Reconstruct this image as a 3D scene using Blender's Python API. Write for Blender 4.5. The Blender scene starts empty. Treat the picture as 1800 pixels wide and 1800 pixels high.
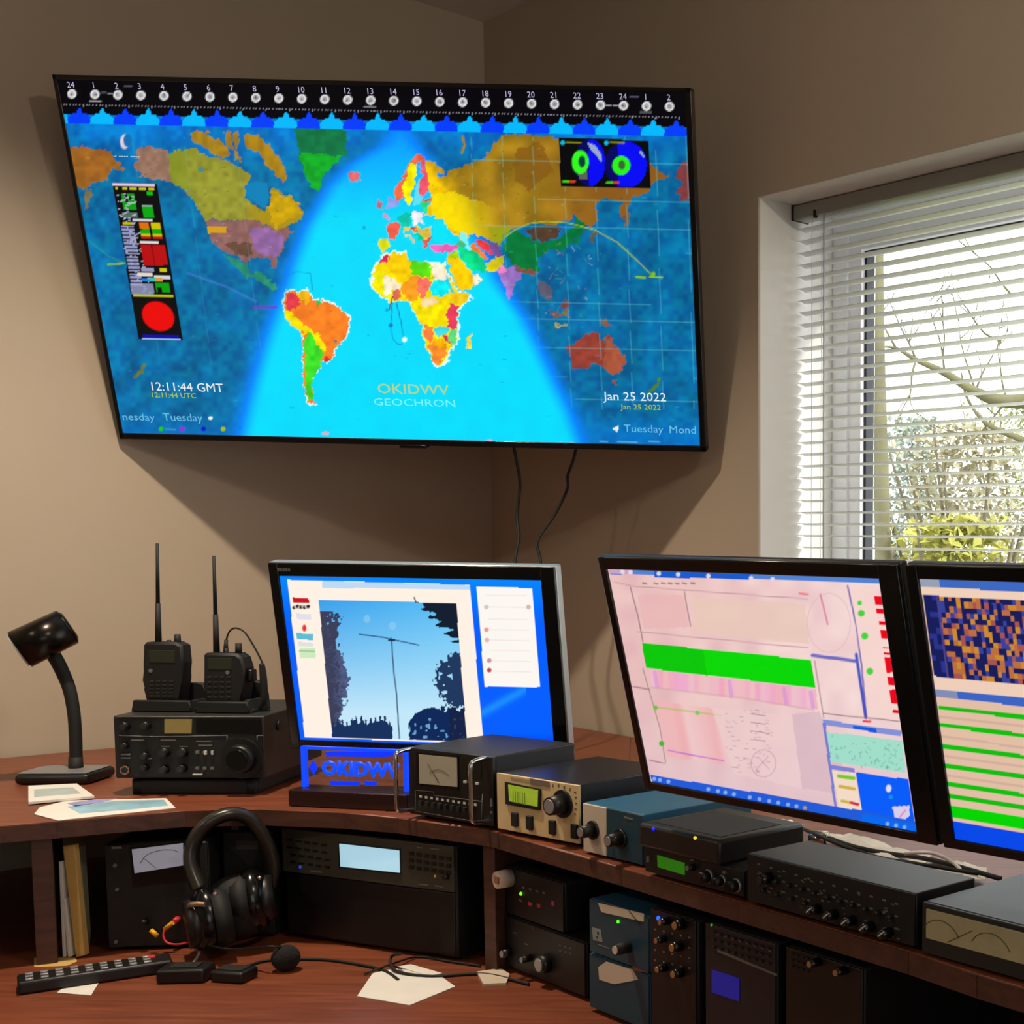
import bpy, bmesh, math, random
import numpy as np
from mathutils import Matrix, Vector

# ------------------------------------------------------------------ camera, world, lights, exposure
sc = bpy.context.scene
COL = sc.collection
ZC = 1.45                      # eye height above the floor
F, CX, CY = 2373.9, 1667.0, 1161.4
PITCH, ROLL = -0.08592, -0.01127
def rot3(yaw, pit, rol):
    return (Matrix.Rotation(yaw, 3, 'Z') @ Matrix.Rotation(pit, 3, 'X') @ Matrix.Rotation(rol, 3, 'Y'))
RC = rot3(0, PITCH, ROLL)
cam = bpy.data.cameras.new('camera')
co = bpy.data.objects.new('camera', cam); COL.objects.link(co)
cam.sensor_width = 36.0; cam.lens = F / 1800 * 36
cam.shift_x = (900 - CX) / 1800; cam.shift_y = (CY - 900) / 1800
cam.clip_start = 0.05; cam.clip_end = 200
m3 = Matrix((RC @ Vector((1, 0, 0)), RC @ Vector((0, 0, 1)), -(RC @ Vector((0, 1, 0))))).transposed()
co.matrix_world = Matrix.Translation((0, 0, ZC)) @ m3.to_4x4()
sc.camera = co

def lin(c):
    return tuple(((v / 255) / 12.92 if v / 255 <= 0.04045 else ((v / 255 + 0.055) / 1.055) ** 2.4) for v in c)

world = bpy.data.worlds.new('overcast_sky'); sc.world = world; world.use_nodes = True
wn = world.node_tree.nodes; wl = world.node_tree.links
bg = wn['Background']; tc = wn.new('ShaderNodeTexCoord'); sep = wn.new('ShaderNodeSeparateXYZ'); rp = wn.new('ShaderNodeValToRGB')
wl.new(tc.outputs['Generated'], sep.inputs[0]); wl.new(sep.outputs['Z'], rp.inputs[0]); wl.new(rp.outputs[0], bg.inputs[0])
rp.color_ramp.elements[0].color = (0.93, 0.95, 1, 1); rp.color_ramp.elements[1].color = (1, 1, 1, 1)
bg.inputs[1].default_value = 4.0

vs = sc.view_settings
vs.view_transform = 'Standard'; vs.look = 'None'; vs.exposure = 0.0; vs.gamma = 1.0
vs.use_curve_mapping = False

NR = (0.66718, 0.74489); CR = 1.82378        # window wall: NR.(x,y) = CR
NL = (-0.74355, 0.66868); CL = 3.22538       # wall on the left
CORNER = Vector((-1.18320, 3.50806, 0))
DR = Vector((NR[1], -NR[0], 0)); DL = Vector((-NL[1], NL[0], 0)) ; DL = Vector((-0.66868, -0.74355, 0))
LAMP = Vector((-1.18681, 2.04354, 1.22445 + ZC))
CEIL = 2.74

def light(name, kind, loc, energy, color, rot=(0, 0, 0), **kw):
    l = bpy.data.lights.new(name, kind); l.energy = energy; l.color = color
    for k, v in kw.items(): setattr(l, k, v)
    o = bpy.data.objects.new(name, l); COL.objects.link(o); o.location = loc; o.rotation_euler = rot
    return o
ld = light('ceiling_downlight_beam', 'SPOT', LAMP, 128, (1, 0.83, 0.64), spot_size=math.radians(122), spot_blend=1.0, shadow_soft_size=0.035)
ld.rotation_euler = Vector((-0.12, 0.04, -1)).to_track_quat('-Z', 'Y').to_euler()
# two added fill lamps near the ceiling, out of view, brightening the walls
light('added_fill_lamp_right', 'POINT', (0.55, 0.75, 2.62), 28, (1, 0.87, 0.72), shadow_soft_size=0.06)
light('added_fill_lamp_left', 'SPOT', (-2.6, 0.3, 2.68), 36, (1, 0.86, 0.70), spot_size=math.radians(170), spot_blend=0.5, shadow_soft_size=0.06)

sd_ = DR * -0.85 + Vector((-NR[0], -NR[1], 0)) * 0.33 + Vector((0, 0, -0.48))
light('winter_sun', 'SUN', (6, 6, 6), 3.2, (1, 0.95, 0.86), rot=sd_.to_track_quat('-Z', 'Y').to_euler(), angle=math.radians(3))
# added unseen fill light before the wall behind the viewer's right shoulder
W2 = Vector((2.24, .44, 0)) + DL * 2.2 + Vector((NL[0], NL[1], 0)) * .03 + Vector((0, 0, 1.6))
light('added_fill_area', 'AREA', W2, 9, (0.93, 0.97, 1.0), rot=(math.radians(90), 0, math.atan2(NL[1], NL[0]) - math.pi / 2), shape='RECTANGLE', size=1.7, size_y=1.2)

# ------------------------------------------------------------------ pixel -> point helpers
RT = RC.transposed()
def ray(x, y): return RC @ Vector(((x - CX) / F, 1, (CY - y) / F))
def atz(x, y, z):
    d = ray(x, y); p = d * ((z - ZC) / d.z); return Vector((p.x, p.y, z))
def aty(x, y, Y):
    d = ray(x, y) * (Y / ray(x, y).y); return Vector((d.x, d.y, d.z + ZC))
def onp(x, y, n, p0):
    d = ray(x, y); o = Vector((0, 0, ZC)); t = ((p0 - o).dot(n)) / d.dot(n); return o + d * t
def proj_np(P):
    R = np.array(RT); q = (P - np.array([0, 0, ZC])) @ R.T
    return CX + F * q[:, 0] / q[:, 1], CY - F * q[:, 2] / q[:, 1]

# ------------------------------------------------------------------ materials
MATS = {}
def mat(name, col=(128, 128, 128), rough=0.5, metal=0.0, var=0.08, scale=30, bump=0.0, emit=None, es=1.0, spec=0.5, trans=0.0, ior=1.45):
    if name in MATS: return MATS[name]
    m = bpy.data.materials.new(name); m.use_nodes = True; MATS[name] = m
    n = m.node_tree.nodes; l = m.node_tree.links; b = n['Principled BSDF']
    c = lin(col)
    b.inputs['Roughness'].default_value = rough; b.inputs['Metallic'].default_value = metal
    b.inputs['Specular IOR Level'].default_value = spec
    t = n.new('ShaderNodeTexCoord'); nz = n.new('ShaderNodeTexNoise'); nz.inputs['Scale'].default_value = scale; nz.inputs['Detail'].default_value = 4
    l.new(t.outputs['Object'], nz.inputs['Vector'])
    r = n.new('ShaderNodeValToRGB'); l.new(nz.outputs['Fac'], r.inputs[0]); l.new(r.outputs[0], b.inputs['Base Color'])
    r.color_ramp.elements[0].position = 0.3; r.color_ramp.elements[1].position = 0.7
    r.color_ramp.elements[0].color = tuple(max(0, v * (1 - var)) for v in c) + (1,)
    r.color_ramp.elements[1].color = tuple(min(1, v * (1 + var)) for v in c) + (1,)
    if bump:
        bp = n.new('ShaderNodeBump'); bp.inputs['Strength'].default_value = bump; bp.inputs['Distance'].default_value = 0.01
        l.new(nz.outputs['Fac'], bp.inputs['Height']); l.new(bp.outputs[0], b.inputs['Normal'])
    if emit:
        b.inputs['Emission Color'].default_value = lin(emit) + (1,); b.inputs['Emission Strength'].default_value = es
    if trans:
        b.inputs['Transmission Weight'].default_value = trans; b.inputs['IOR'].default_value = ior
    return m
def wood(name, c1, c2, rough=0.35, scale=6.0, axis=0):
    m = mat(name, c1, rough); n = m.node_tree.nodes; l = m.node_tree.links; b = n['Principled BSDF']
    t = n.new('ShaderNodeTexCoord'); mp = n.new('ShaderNodeMapping'); nz = n.new('ShaderNodeTexNoise')
    s = [14, 14, 14]; s[axis] = 1.2; mp.inputs['Scale'].default_value = s
    nz.inputs['Scale'].default_value = scale; nz.inputs['Detail'].default_value = 6; nz.inputs['Distortion'].default_value = 0.6
    l.new(t.outputs['Object'], mp.inputs[0]); l.new(mp.outputs[0], nz.inputs['Vector'])
    r = n.new('ShaderNodeValToRGB'); l.new(nz.outputs['Fac'], r.inputs[0]); l.new(r.outputs[0], b.inputs['Base Color'])
    r.color_ramp.elements[0].position = 0.35; r.color_ramp.elements[1].position = 0.7
    r.color_ramp.elements[0].color = lin(c1) + (1,); r.color_ramp.elements[1].color = lin(c2) + (1,)
    return m
def screen_mat():
    m = bpy.data.materials.new('lit_display'); m.use_nodes = True
    n = m.node_tree.nodes; l = m.node_tree.links; b = n['Principled BSDF']
    a = n.new('ShaderNodeVertexColor'); a.layer_name = 'picture'
    b.inputs['Base Color'].default_value = (0.004, 0.004, 0.004, 1); b.inputs['Roughness'].default_value = 0.35; b.inputs['Specular IOR Level'].default_value = 0.15
    l.new(a.outputs['Color'], b.inputs['Emission Color']); b.inputs['Emission Strength'].default_value = 1.0
    return m
def clear_mat(name, tint=(1, 1, 1), gloss=0.05):
    m = bpy.data.materials.new(name); m.use_nodes = True; n = m.node_tree.nodes; l = m.node_tree.links
    n.remove(n['Principled BSDF']); t = n.new('ShaderNodeBsdfTransparent'); g = n.new('ShaderNodeBsdfGlossy'); mx = n.new('ShaderNodeMixShader'); lw = n.new('ShaderNodeLayerWeight')
    t.inputs[0].default_value = tint + (1,); g.inputs['Roughness'].default_value = 0.02; lw.inputs['Blend'].default_value = 0.25
    mu = n.new('ShaderNodeMath'); mu.operation = 'MULTIPLY'; mu.inputs[1].default_value = gloss * 3; l.new(lw.outputs['Facing'], mu.inputs[0]); l.new(mu.outputs[0], mx.inputs[0]); l.new(t.outputs[0], mx.inputs[1]); l.new(g.outputs[0], mx.inputs[2]); l.new(mx.outputs[0], n['Material Output'].inputs[0]); return m
def glow(name, col, es=1.0): return mat(name, (8, 8, 8), 0.4, 0, 0, emit=col, es=es)

M_black = mat('black_plastic', (16, 16, 17), 0.42, var=0.15)
M_black2 = mat('matt_black_metal', (13, 13, 13), 0.6, var=0.2, scale=80)
M_gloss = mat('glossy_black_plastic', (12, 12, 13), 0.18, var=0.1)
M_dgrey = mat('dark_grey_paint', (38, 39, 36), 0.45, var=0.1)
M_grey = mat('mid_grey_plastic', (120, 120, 120), 0.4, var=0.06)
M_silver = mat('silver_plastic', (170, 170, 172), 0.32, 0.55, var=0.05)
M_chrome = mat('chrome', (215, 212, 205), 0.12, 1.0, var=0.03)
M_white = mat('white_marking', (200, 200, 195), 0.5, var=0.03)
M_beige = mat('beige_panel_paint', (214, 190, 140), 0.5, var=0.04)
M_cream = mat('cream_panel_paint', (205, 190, 170), 0.5, var=0.04)
M_blue = mat('blue_case_paint', (38, 92, 122), 0.38, var=0.06)
M_bluefront = mat('dark_teal_panel_paint', (26, 62, 78), 0.45, var=0.06)
M_rubber = mat('black_rubber', (14, 14, 14), 0.7, var=0.2)
M_paper = mat('white_paper', (225, 222, 215), 0.7, var=0.03)
M_label = mat('dim_grey_marking', (105, 105, 98), 0.6, var=0.05)
M_gold = mat('brass_knob_cap', (190, 165, 110), 0.3, 0.8, var=0.05)
M_red = mat('red_plastic', (215, 60, 60), 0.4, var=0.05)
M_yellow = mat('yellow_connector_plastic', (235, 170, 20), 0.4, var=0.05)
M_screen = screen_mat()

# ------------------------------------------------------------------ mesh builder
WM = {}; BOLD = [0.0]
class MB:
    def __init__(s): s.bm = bmesh.new(); s.mi = 0; s.mats = []
    def use(s, m):
        if m not in s.mats: s.mats.append(m)
        s.mi = s.mats.index(m); return s
    def _fin(s, nf):
        for f in s.bm.faces[nf:] if False else nf: f.material_index = s.mi
    def box(s, x0, x1, y0, y1, z0, z1, bev=0.0, seg=2, M=None):
        r = bmesh.ops.create_cube(s.bm, size=1); vs_ = r['verts']
        T = Matrix.Translation(((x0 + x1) / 2, (y0 + y1) / 2, (z0 + z1) / 2)) @ Matrix.Diagonal((abs(x1 - x0), abs(y1 - y0), abs(z1 - z0), 1))
        if M: T = M @ T
        bmesh.ops.transform(s.bm, matrix=T, verts=vs_)
        fs = set(f for v in vs_ for f in v.link_faces)
        for f in fs: f.material_index = s.mi
        if bev > 0:
            es = list(set(e for v in vs_ for e in v.link_edges))
            b = bmesh.ops.bevel(s.bm, geom=es, offset=bev, segments=seg, affect='EDGES', profile=0.5)
            for f in b['faces']: f.material_index = s.mi; f.smooth = True
        return s
    def cyl(s, a, b, r1, r2=None, seg=24, caps=True):
        a, b = Vector(a), Vector(b); r2 = r1 if r2 is None else r2; d = b - a
        q = d.to_track_quat('Z', 'Y').to_matrix().to_4x4()
        r = bmesh.ops.create_cone(s.bm, cap_ends=caps, segments=seg, radius1=r1, radius2=r2, depth=d.length, matrix=Matrix.Translation((a + b) / 2) @ q)
        for v in r['verts']:
            for f in v.link_faces: f.material_index = s.mi; f.smooth = len(f.verts) == 4
        return s
    def sphere(s, c, r, sub=3, sc3=(1, 1, 1), noise=0.0, rnd=None):
        g = bmesh.ops.create_icosphere(s.bm, subdivisions=sub, radius=r)
        for v in g['verts']:
            k = 1 + (rnd.uniform(-noise, noise) if noise else 0)
            v.co = Vector((v.co.x * sc3[0] * k, v.co.y * sc3[1] * k, v.co.z * sc3[2] * k)) + Vector(c)
            for f in v.link_faces: f.material_index = s.mi; f.smooth = True
        return s
    def tube(s, pts, r, seg=10, smooth=True, samples=6):
        pts = [Vector(p) for p in pts]
        rs = r if isinstance(r, (list, tuple)) else [r] * len(pts)
        if smooth and len(pts) > 2:
            q = []; rr = []
            for i in range(len(pts) - 1):
                p0 = pts[max(i - 1, 0)]; p1 = pts[i]; p2 = pts[i + 1]; p3 = pts[min(i + 2, len(pts) - 1)]
                for k in range(samples):
                    t = k / samples
                    q.append(0.5 * ((2 * p1) + (p2 - p0) * t + (2 * p0 - 5 * p1 + 4 * p2 - p3) * t * t + (3 * p1 - p0 - 3 * p2 + p3) * t ** 3))
                    rr.append(rs[i] * (1 - t) + rs[i + 1] * t)
            q.append(pts[-1]); rr.append(rs[-1]); pts, rs = q, rr
        rings = []; up = Vector((0, 0, 1))
        for i, p in enumerate(pts):
            d = (pts[min(i + 1, len(pts) - 1)] - pts[max(i - 1, 0)]).normalized()
            if i == 0:
                u = d.cross(up) if abs(d.dot(up)) < 0.9 else d.cross(Vector((1, 0, 0)))
            else: u = u - d * u.dot(d)
            u = u.normalized(); w = d.cross(u)
            rings.append([s.bm.verts.new(p + (u * math.cos(2 * math.pi * k / seg) + w * math.sin(2 * math.pi * k / seg)) * rs[i]) for k in range(seg)])
        for a, b in zip(rings, rings[1:]):
            for k in range(seg):
                f = s.bm.faces.new((a[k], a[(k + 1) % seg], b[(k + 1) % seg], b[k])); f.material_index = s.mi; f.smooth = True
        for rg in (rings[0], rings[-1]):
            f = s.bm.faces.new(rg); f.material_index = s.mi
        return s
    def prism(s, poly, y0, y1, bev=0.0, axis='y'):
        """poly of (x,z) extruded along y (axis 'y'), or of (x,y) along z (axis 'z')"""
        mk = (lambda a, b, c: (a, c, b)) if axis == 'y' else (lambda a, b, c: (a, b, c))
        A = [s.bm.verts.new(mk(a, b, y0)) for a, b in poly]; B = [s.bm.verts.new(mk(a, b, y1)) for a, b in poly]
        n = len(poly); fs = [s.bm.faces.new(A), s.bm.faces.new(B[::-1])]
        for i in range(n): fs.append(s.bm.faces.new((A[i], B[i], B[(i + 1) % n], A[(i + 1) % n])))
        for f in fs: f.material_index = s.mi
        if bev:
            es = [e for e in set(e for f in fs[:2] for e in f.edges)]
            b = bmesh.ops.bevel(s.bm, geom=es, offset=bev, segments=2, affect='EDGES')
            for f in b['faces']: f.material_index = s.mi; f.smooth = True
        return s
    def quad(s, a, b, c, d):
        f = s.bm.faces.new([s.bm.verts.new(p) for p in (a, b, c, d)]); f.material_index = s.mi; return s
    def tri(s, pts):
        f = s.bm.faces.new([s.bm.verts.new(p) for p in pts]); f.material_index = s.mi; return s
    def build(s, name, m=None, parent=None, M=None, kind=None):
        if m is not None: s.mats = [m]
        bmesh.ops.recalc_face_normals(s.bm, faces=s.bm.faces)
        me = bpy.data.meshes.new(name); s.bm.to_mesh(me); s.bm.free()
        for k in s.mats: me.materials.append(k)
        return link(name, me, parent, M)
def link(name, me, parent=None, M=None):
    o = bpy.data.objects.new(name, me); COL.objects.link(o)
    Mw = M if M is not None else (WM[parent.name] if parent else Matrix.Identity(4))
    WM[o.name] = Mw.copy()
    if parent: o.parent = parent; o.matrix_local = WM[parent.name].inverted() @ Mw
    else: o.matrix_world = Mw
    return o
def nest(child, par):
    child.parent = par; child.matrix_local = WM[par.name].inverted() @ WM[child.name]; return child
def tag(o, label, cat, group=None, kind=None):
    if label: o['label'] = label
    if cat: o['category'] = cat
    if group: o['group'] = group
    if kind: o['kind'] = kind
    return o
def thing(name, M, label, cat, group=None):
    o = bpy.data.objects.new(name, None); COL.objects.link(o); o.matrix_world = M; WM[o.name] = M.copy(); o.empty_display_size = 0.05
    return tag(o, label, cat, group)
def struct(o, label=None, cat=None): return tag(o, label, cat, kind='structure')
def frame(O, yaw): return Matrix.Translation(O) @ Matrix.Rotation(yaw, 4, 'Z')
ZY = Matrix(((1, 0, 0, 0), (0, 0, -1, 0), (0, 1, 0, 0), (0, 0, 0, 1)))    # text plane xy -> xz, facing -y
def text_mesh(items, font_scale=1.0):
    """items: (string, x, z, size[, xstretch]) lying in the xz plane facing -y; returns bmesh joined"""
    bm = bmesh.new()
    for it in items:
        body, x, z, size = it[:4]; xs = it[4] if len(it) > 4 else 1.0; y = it[5] if len(it) > 5 else 0.0
        cu = bpy.data.curves.new('lettering', 'FONT'); cu.body = body; cu.size = size; cu.resolution_u = 2
        cu.extrude = 0.0; cu.offset = BOLD[0]
        o = bpy.data.objects.new('lettering', cu); COL.objects.link(o)
        dg = bpy.context.evaluated_depsgraph_get(); me = bpy.data.meshes.new_from_object(o.evaluated_get(dg))
        me.transform(Matrix.Translation((x, y, z)) @ ZY @ Matrix.Diagonal((xs, 1, 1, 1)))
        bm.from_mesh(me); bpy.data.objects.remove(o); bpy.data.curves.remove(cu); bpy.data.meshes.remove(me)
    return bm
def text_part(name, items, m, parent, M=None):
    bm = text_mesh(items); me = bpy.data.meshes.new(name); bm.to_mesh(me); bm.free(); me.materials.append(m)
    return link(name, me, parent, M)

# ------------------------------------------------------------------ a box-shaped device standing at a known height, front face towards the room
class Dev:
    def __init__(s, name, label, cat, p0, p1, zb, top, D, group=None, A=None, B=None, lift=0.0):
        A = A if A is not None else atz(*p0, zb); B = B if B is not None else atz(*p1, zb)
        A.z = B.z = zb
        d = B - A; s.W = d.length; s.yaw = math.atan2(d.y, d.x); s.D = D
        s.M = frame(A, s.yaw); s.Mi = s.M.inverted(); s.n = Vector((-d.y, d.x, 0)).normalized(); s.A = A
        s.H = s.f(*top)[1] if isinstance(top, tuple) else top
        base = s.M @ Matrix.Translation((s.W / 2, D / 2, -lift))
        s.o = thing(name, base, label, cat, group)
        s.lift = lift
        s.px = (B - A).length
        s.ppm = F / max(0.3, A.y)
    def f(s, x, y, off=0.0):
        """pixel -> (x, z) on the front face (or on the plane off metres in front of it)"""
        p = s.Mi @ onp(x, y, s.n, s.A - s.n * off); return (p.x, p.z)
    def feet(s, r=0.008, m=None):
        if s.lift > 0:
            for x in (0.02, s.W - 0.02):
                for y in (0.02, s.D - 0.02):
                    MB().cyl((x, y, 0.0005), (x, y, -s.lift), r, seg=16).build('foot', m or M_rubber, s.o, s.M)
        return s
    def body(s, m, bev=0.003, name='case', y0=0.0):
        MB().box(0, s.W, y0, s.D, 0, s.H, bev).build(name, m, s.o, s.M); return s
    def panel(s, m, t=0.003, inset=0.0, name='front_panel', x0=None, x1=None, z0=None, z1=None, bev=0.001, y=0.0):
        x0 = inset if x0 is None else x0; x1 = s.W - inset if x1 is None else x1; z0 = inset if z0 is None else z0; z1 = s.H - inset if z1 is None else z1
        return MB().box(x0, x1, y - t, y + 0.001, z0, z1, bev).build(name, m, s.o, s.M)
    def knob(s, x, y, r, d=0.014, m=None, cap=None, name='knob', off=0.003, skirt=False, rm=None):
        cx, cz = s.f(x, y, off); r = rm or r / s.ppm
        b = MB(); b.use(m or M_black)
        if skirt: b.cyl((cx, -off, cz), (cx, -off - 0.003, cz), r * 1.35, seg=28)
        b.cyl((cx, -off, cz), (cx, -off - d, cz), r, r * 0.86, seg=24)
        b.use(cap or m or M_black).cyl((cx, -off - d, cz), (cx, -off - d - 0.0012, cz), r * 0.7, r * 0.66, seg=20)
        return b.build(name, None, s.o, s.M)
    def led(s, x, y, col, r=2.0, es=2.0, off=0.003, name='indicator_light', cname=None):
        cx, cz = s.f(x, y, off); r = r / s.ppm
        return MB().sphere((cx, -off, cz), r, 2).build(name, glow(cname or 'led_%d_%d_%d' % col, col, es), s.o, s.M)
    def quadp(s, pts, m, name, off=0.0035, t=0.002):
        P = [s.f(x, y, off) for x, y in pts]
        return MB().prism(P, -off - t, -off + 0.0005).build(name, m, s.o, s.M)
    def keys(s, rects, m, name='buttons', off=0.003, t=0.003):
        b = MB()
        for (x, y, w, h) in rects:
            cx, cz = s.f(x, y, off); w_, h_ = w / s.ppm, h / s.ppm
            b.box(cx - w_ / 2, cx + w_ / 2, -off - t, -off + 0.0005, cz - h_ / 2, cz + h_ / 2)
        return b.build(name, m, s.o, s.M)
    def text(s, items, m, name='lettering', off=0.0045):
        L = []
        for body, x, y, size in [i[:4] for i in items]:
            cx, cz = s.f(x, y, off); L.append((body, cx, cz, size / s.ppm, 1.0, -off))
        return text_part(name, L, m, s.o, s.M)

# ------------------------------------------------------------------ room shell
M_wall = mat('taupe_wall_paint', (177, 163, 143), 0.85, var=0.015, scale=3, bump=0.02)
M_ceil = mat('white_ceiling_paint', (225, 220, 212), 0.9, var=0.01)
M_floor = mat('brown_carpet', (92, 80, 70), 0.95, var=0.25, scale=200, bump=0.3)
M_reveal = mat('white_reveal_plaster', (222, 220, 212), 0.8, var=0.01)
def brick_mat():
    m = mat('red_brick', (120, 60, 45), 0.85); n = m.node_tree.nodes; l = m.node_tree.links
    t = n.new('ShaderNodeTexCoord'); b = n.new('ShaderNodeTexBrick'); mp = n.new('ShaderNodeMapping'); mp.inputs['Rotation'].default_value = (math.pi / 2, 0, 0)
    l.new(t.outputs['Object'], mp.inputs[0]); l.new(mp.outputs[0], b.inputs['Vector'])
    b.inputs['Scale'].default_value = 4.4; b.inputs['Color1'].default_value = lin((130, 66, 50)) + (1,); b.inputs['Color2'].default_value = lin((110, 56, 44)) + (1,)
    b.inputs['Mortar'].default_value = lin((150, 138, 118)) + (1,); b.inputs['Mortar Size'].default_value = 0.03
    l.new(b.outputs['Color'], n['Principled BSDF'].inputs['Base Color']); return m
M_brick = brick_mat()
FR = frame(CORNER, math.atan2(DR.y, DR.x)); FL = frame(CORNER, math.atan2(-DL.y, -DL.x))
WS0, WS1, WZ0, WZ1 = 1.058, 2.46, 1.03, ZC + 0.6965
def wall_with_hole(y0, y1, x0, x1, z0, z1):
    b = MB()
    b.box(x0, WS0, y0, y1, z0, z1); b.box(WS1, x1, y0, y1, z0, z1)
    b.box(WS0, WS1, y0, y1, z0, WZ0); b.box(WS0, WS1, y0, y1, WZ1, z1); return b
struct(wall_with_hole(0, 0.005, 0, 4.6, 0, CEIL).build('wall_right', M_wall, None, FR), 'taupe painted wall with the blind-covered window', 'wall')
b = wall_with_hole(0.005, 0.25, 0, 4.6, 0, CEIL)
struct(b.build('trim_1', M_reveal, None, FR), 'white plastered reveal around the window opening', 'window reveal')
struct(wall_with_hole(0.25, 0.335, -0.3, 4.9, -0.2, 3.0).build('wall_outside', M_brick, None, FR), 'red brick outer leaf seen through the window', 'brick wall')
struct(MB().box(-4.6, 0, 0, 0.2, 0, CEIL).build('wall_left', M_wall, None, FL), 'taupe painted wall behind the handheld radios', 'wall')
far = CORNER + DL * 4.6
struct(MB().box(0, 4.6, -0.2, 0, 0, CEIL).build('wall_back', M_wall, None, frame(far, math.atan2(DR.y, DR.x))), 'taupe wall behind the viewer', 'wall')
far2 = CORNER + DR * 4.6
struct(MB().box(-4.6, 0, -0.2, 0, 0, CEIL).build('wall_side', M_wall, None, frame(far2, math.atan2(-DL.y, -DL.x))), 'taupe wall to the side of the viewer', 'wall')
struct(MB().box(-0.2, 4.8, -4.8, 0.2, -0.1, 0).build('floor', M_floor, None, FR), 'brown carpet floor', 'floor')
struct(MB().box(-0.2, 4.8, -4.8, 0.3, CEIL, CEIL + 0.1).build('ceiling', M_ceil, None, FR), 'white painted ceiling', 'ceiling')

for i, (lx, ly) in enumerate(((LAMP.x, LAMP.y), (0.55, 0.75), (-2.6, 0.3))):  # first fitting carries the main lamp; other two are added for the fill lamps
    t = thing('ceiling_downlight', Matrix.Translation((lx, ly, CEIL)), ['round recessed ceiling downlight above the wall screen', 'added round ceiling downlight nearest the window, for an unseen fill lamp', 'added round ceiling downlight over the far left of the room, for an unseen fill lamp', 'round recessed ceiling downlight near the window'][i], 'ceiling light', 'recessed downlights')
    bm_ = bmesh.new()
    MB().cyl((0, 0, -0.001), (0, 0, -0.004), 0.055, 0.052, 32).build('trim_ring', M_silver, t)
    MB().cyl((0, 0, -0.0045), (0, 0, -0.006), 0.036, 0.036, 32).build('bulb', glow('lamp_face', (255, 225, 180), 3), t)

# window
M_upvc = mat('white_window_plastic', (236, 238, 242), 0.35, var=0.01)
M_gask = mat('dark_window_gasket', (30, 34, 44), 0.6)
M_glass = clear_mat('window_glass', (0.97, 0.98, 0.98), 0.08)
w = thing('window_1', FR @ Matrix.Translation(((WS0 + WS1) / 2, 0.195, WZ0)), 'white plastic framed window behind the slatted blind', 'window'); w['kind'] = 'structure'
def ring(b, x0, x1, z0, z1, t, y0, y1, bev=0.003):
    b.box(x0, x0 + t, y0, y1, z0, z1, bev); b.box(x1 - t, x1, y0, y1, z0, z1, bev)
    b.box(x0 + t * .9, x1 - t * .9, y0, y1, z1 - t, z1, bev); b.box(x0 + t * .9, x1 - t * .9, y0, y1, z0, z0 + t, bev); return b
ring(MB(), WS0, WS1, WZ0, WZ1, 0.045, 0.205, 0.27).build('window_frame', M_upvc, w, FR)
ring(MB(), WS0 + 0.04, WS1 - 0.04, WZ0 + 0.04, WZ1 - 0.04, 0.042, 0.212, 0.255).build('sash', M_upvc, w, FR)
ring(MB(), WS0 + 0.081, WS1 - 0.081, WZ0 + 0.081, WZ1 - 0.081, 0.008, 0.222, 0.245, 0.0).build('gasket', M_gask, w, FR)
MB().box(WS0 + 0.084, WS1 - 0.084, 0.232, 0.238, WZ0 + 0.084, WZ1 - 0.084).build('pane', M_glass, w, FR)
struct(MB().box(WS0 - 0.03, WS1 + 0.03, -0.03, 0.2, WZ0 - 0.025, WZ0 + 0.002, 0.004).build('trim_2', M_upvc, None, FR), 'white window sill under the slatted blind', 'window sill')

F2 = frame(far2, math.atan2(-DL.y, -DL.x))  # added frame ring around the fill light; the wall has no opening
w2 = thing('added_window_surround', F2 @ Matrix.Translation((-2.2, -0.01, 1.0)), 'added white plastic frame around the fill light behind the viewer', 'window'); w2['kind'] = 'structure'
ring(MB(), -3.1, -1.3, 0.95, 2.25, 0.055, -0.0, 0.025).build('window_frame', M_upvc, w2, F2)

# venetian blind: headrail, one mesh of slats, cords, wand
M_slat = mat('white_aluminium_slat', (232, 232, 230), 0.45, var=0.01)
M_head = mat('grey_headrail_metal', (150, 148, 140), 0.4, 0.3, var=0.02)
bl = thing('venetian_blind', FR @ Matrix.Translation(((WS0 + WS1) / 2, 0.11, WZ1)), 'white slatted venetian blind hanging lowered in the window', 'window blind')
MB().box(WS0 + 0.004, WS1 - 0.004, 0.09, 0.13, WZ1 - 0.031, WZ1 - 0.002, 0.002).build('headrail', M_head, bl, FR)
MB().box(WS0 + 0.002, WS0 + 0.006, 0.088, 0.132, WZ1 - 0.032, WZ1 - 0.001).build('end_cap', M_rubber, bl, FR)
b = MB(); z = ZC + 0.6217 + 0.0243; k = 0
zs = []
while z > WZ0 + 0.03:
    zs.append(z); n = 5; prev = None
    for j in range(n + 1):
        y = 0.0975 + 0.025 * j / n; zz = z + 0.0022 * math.sin(math.pi * j / n) - 0.0015 * (j / n - .5) * 2
        cur = [b.bm.verts.new((WS0 + 0.006, y, zz)), b.bm.verts.new((WS1 - 0.006, y, zz))]
        if prev:
            f = b.bm.faces.new((prev[0], prev[1], cur[1], cur[0])); f.smooth = True
        prev = cur
    z -= 0.0243
o = b.build('slats', M_slat, bl, FR)
sm = o.modifiers.new('thickness', 'SOLIDIFY'); sm.thickness = 0.0006
MB().box(WS0 + 0.006, WS1 - 0.006, 0.098, 0.122, WZ0 + 0.004, WZ0 + 0.018, 0.002).build('bottom_rail', M_slat, bl, FR)
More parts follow.
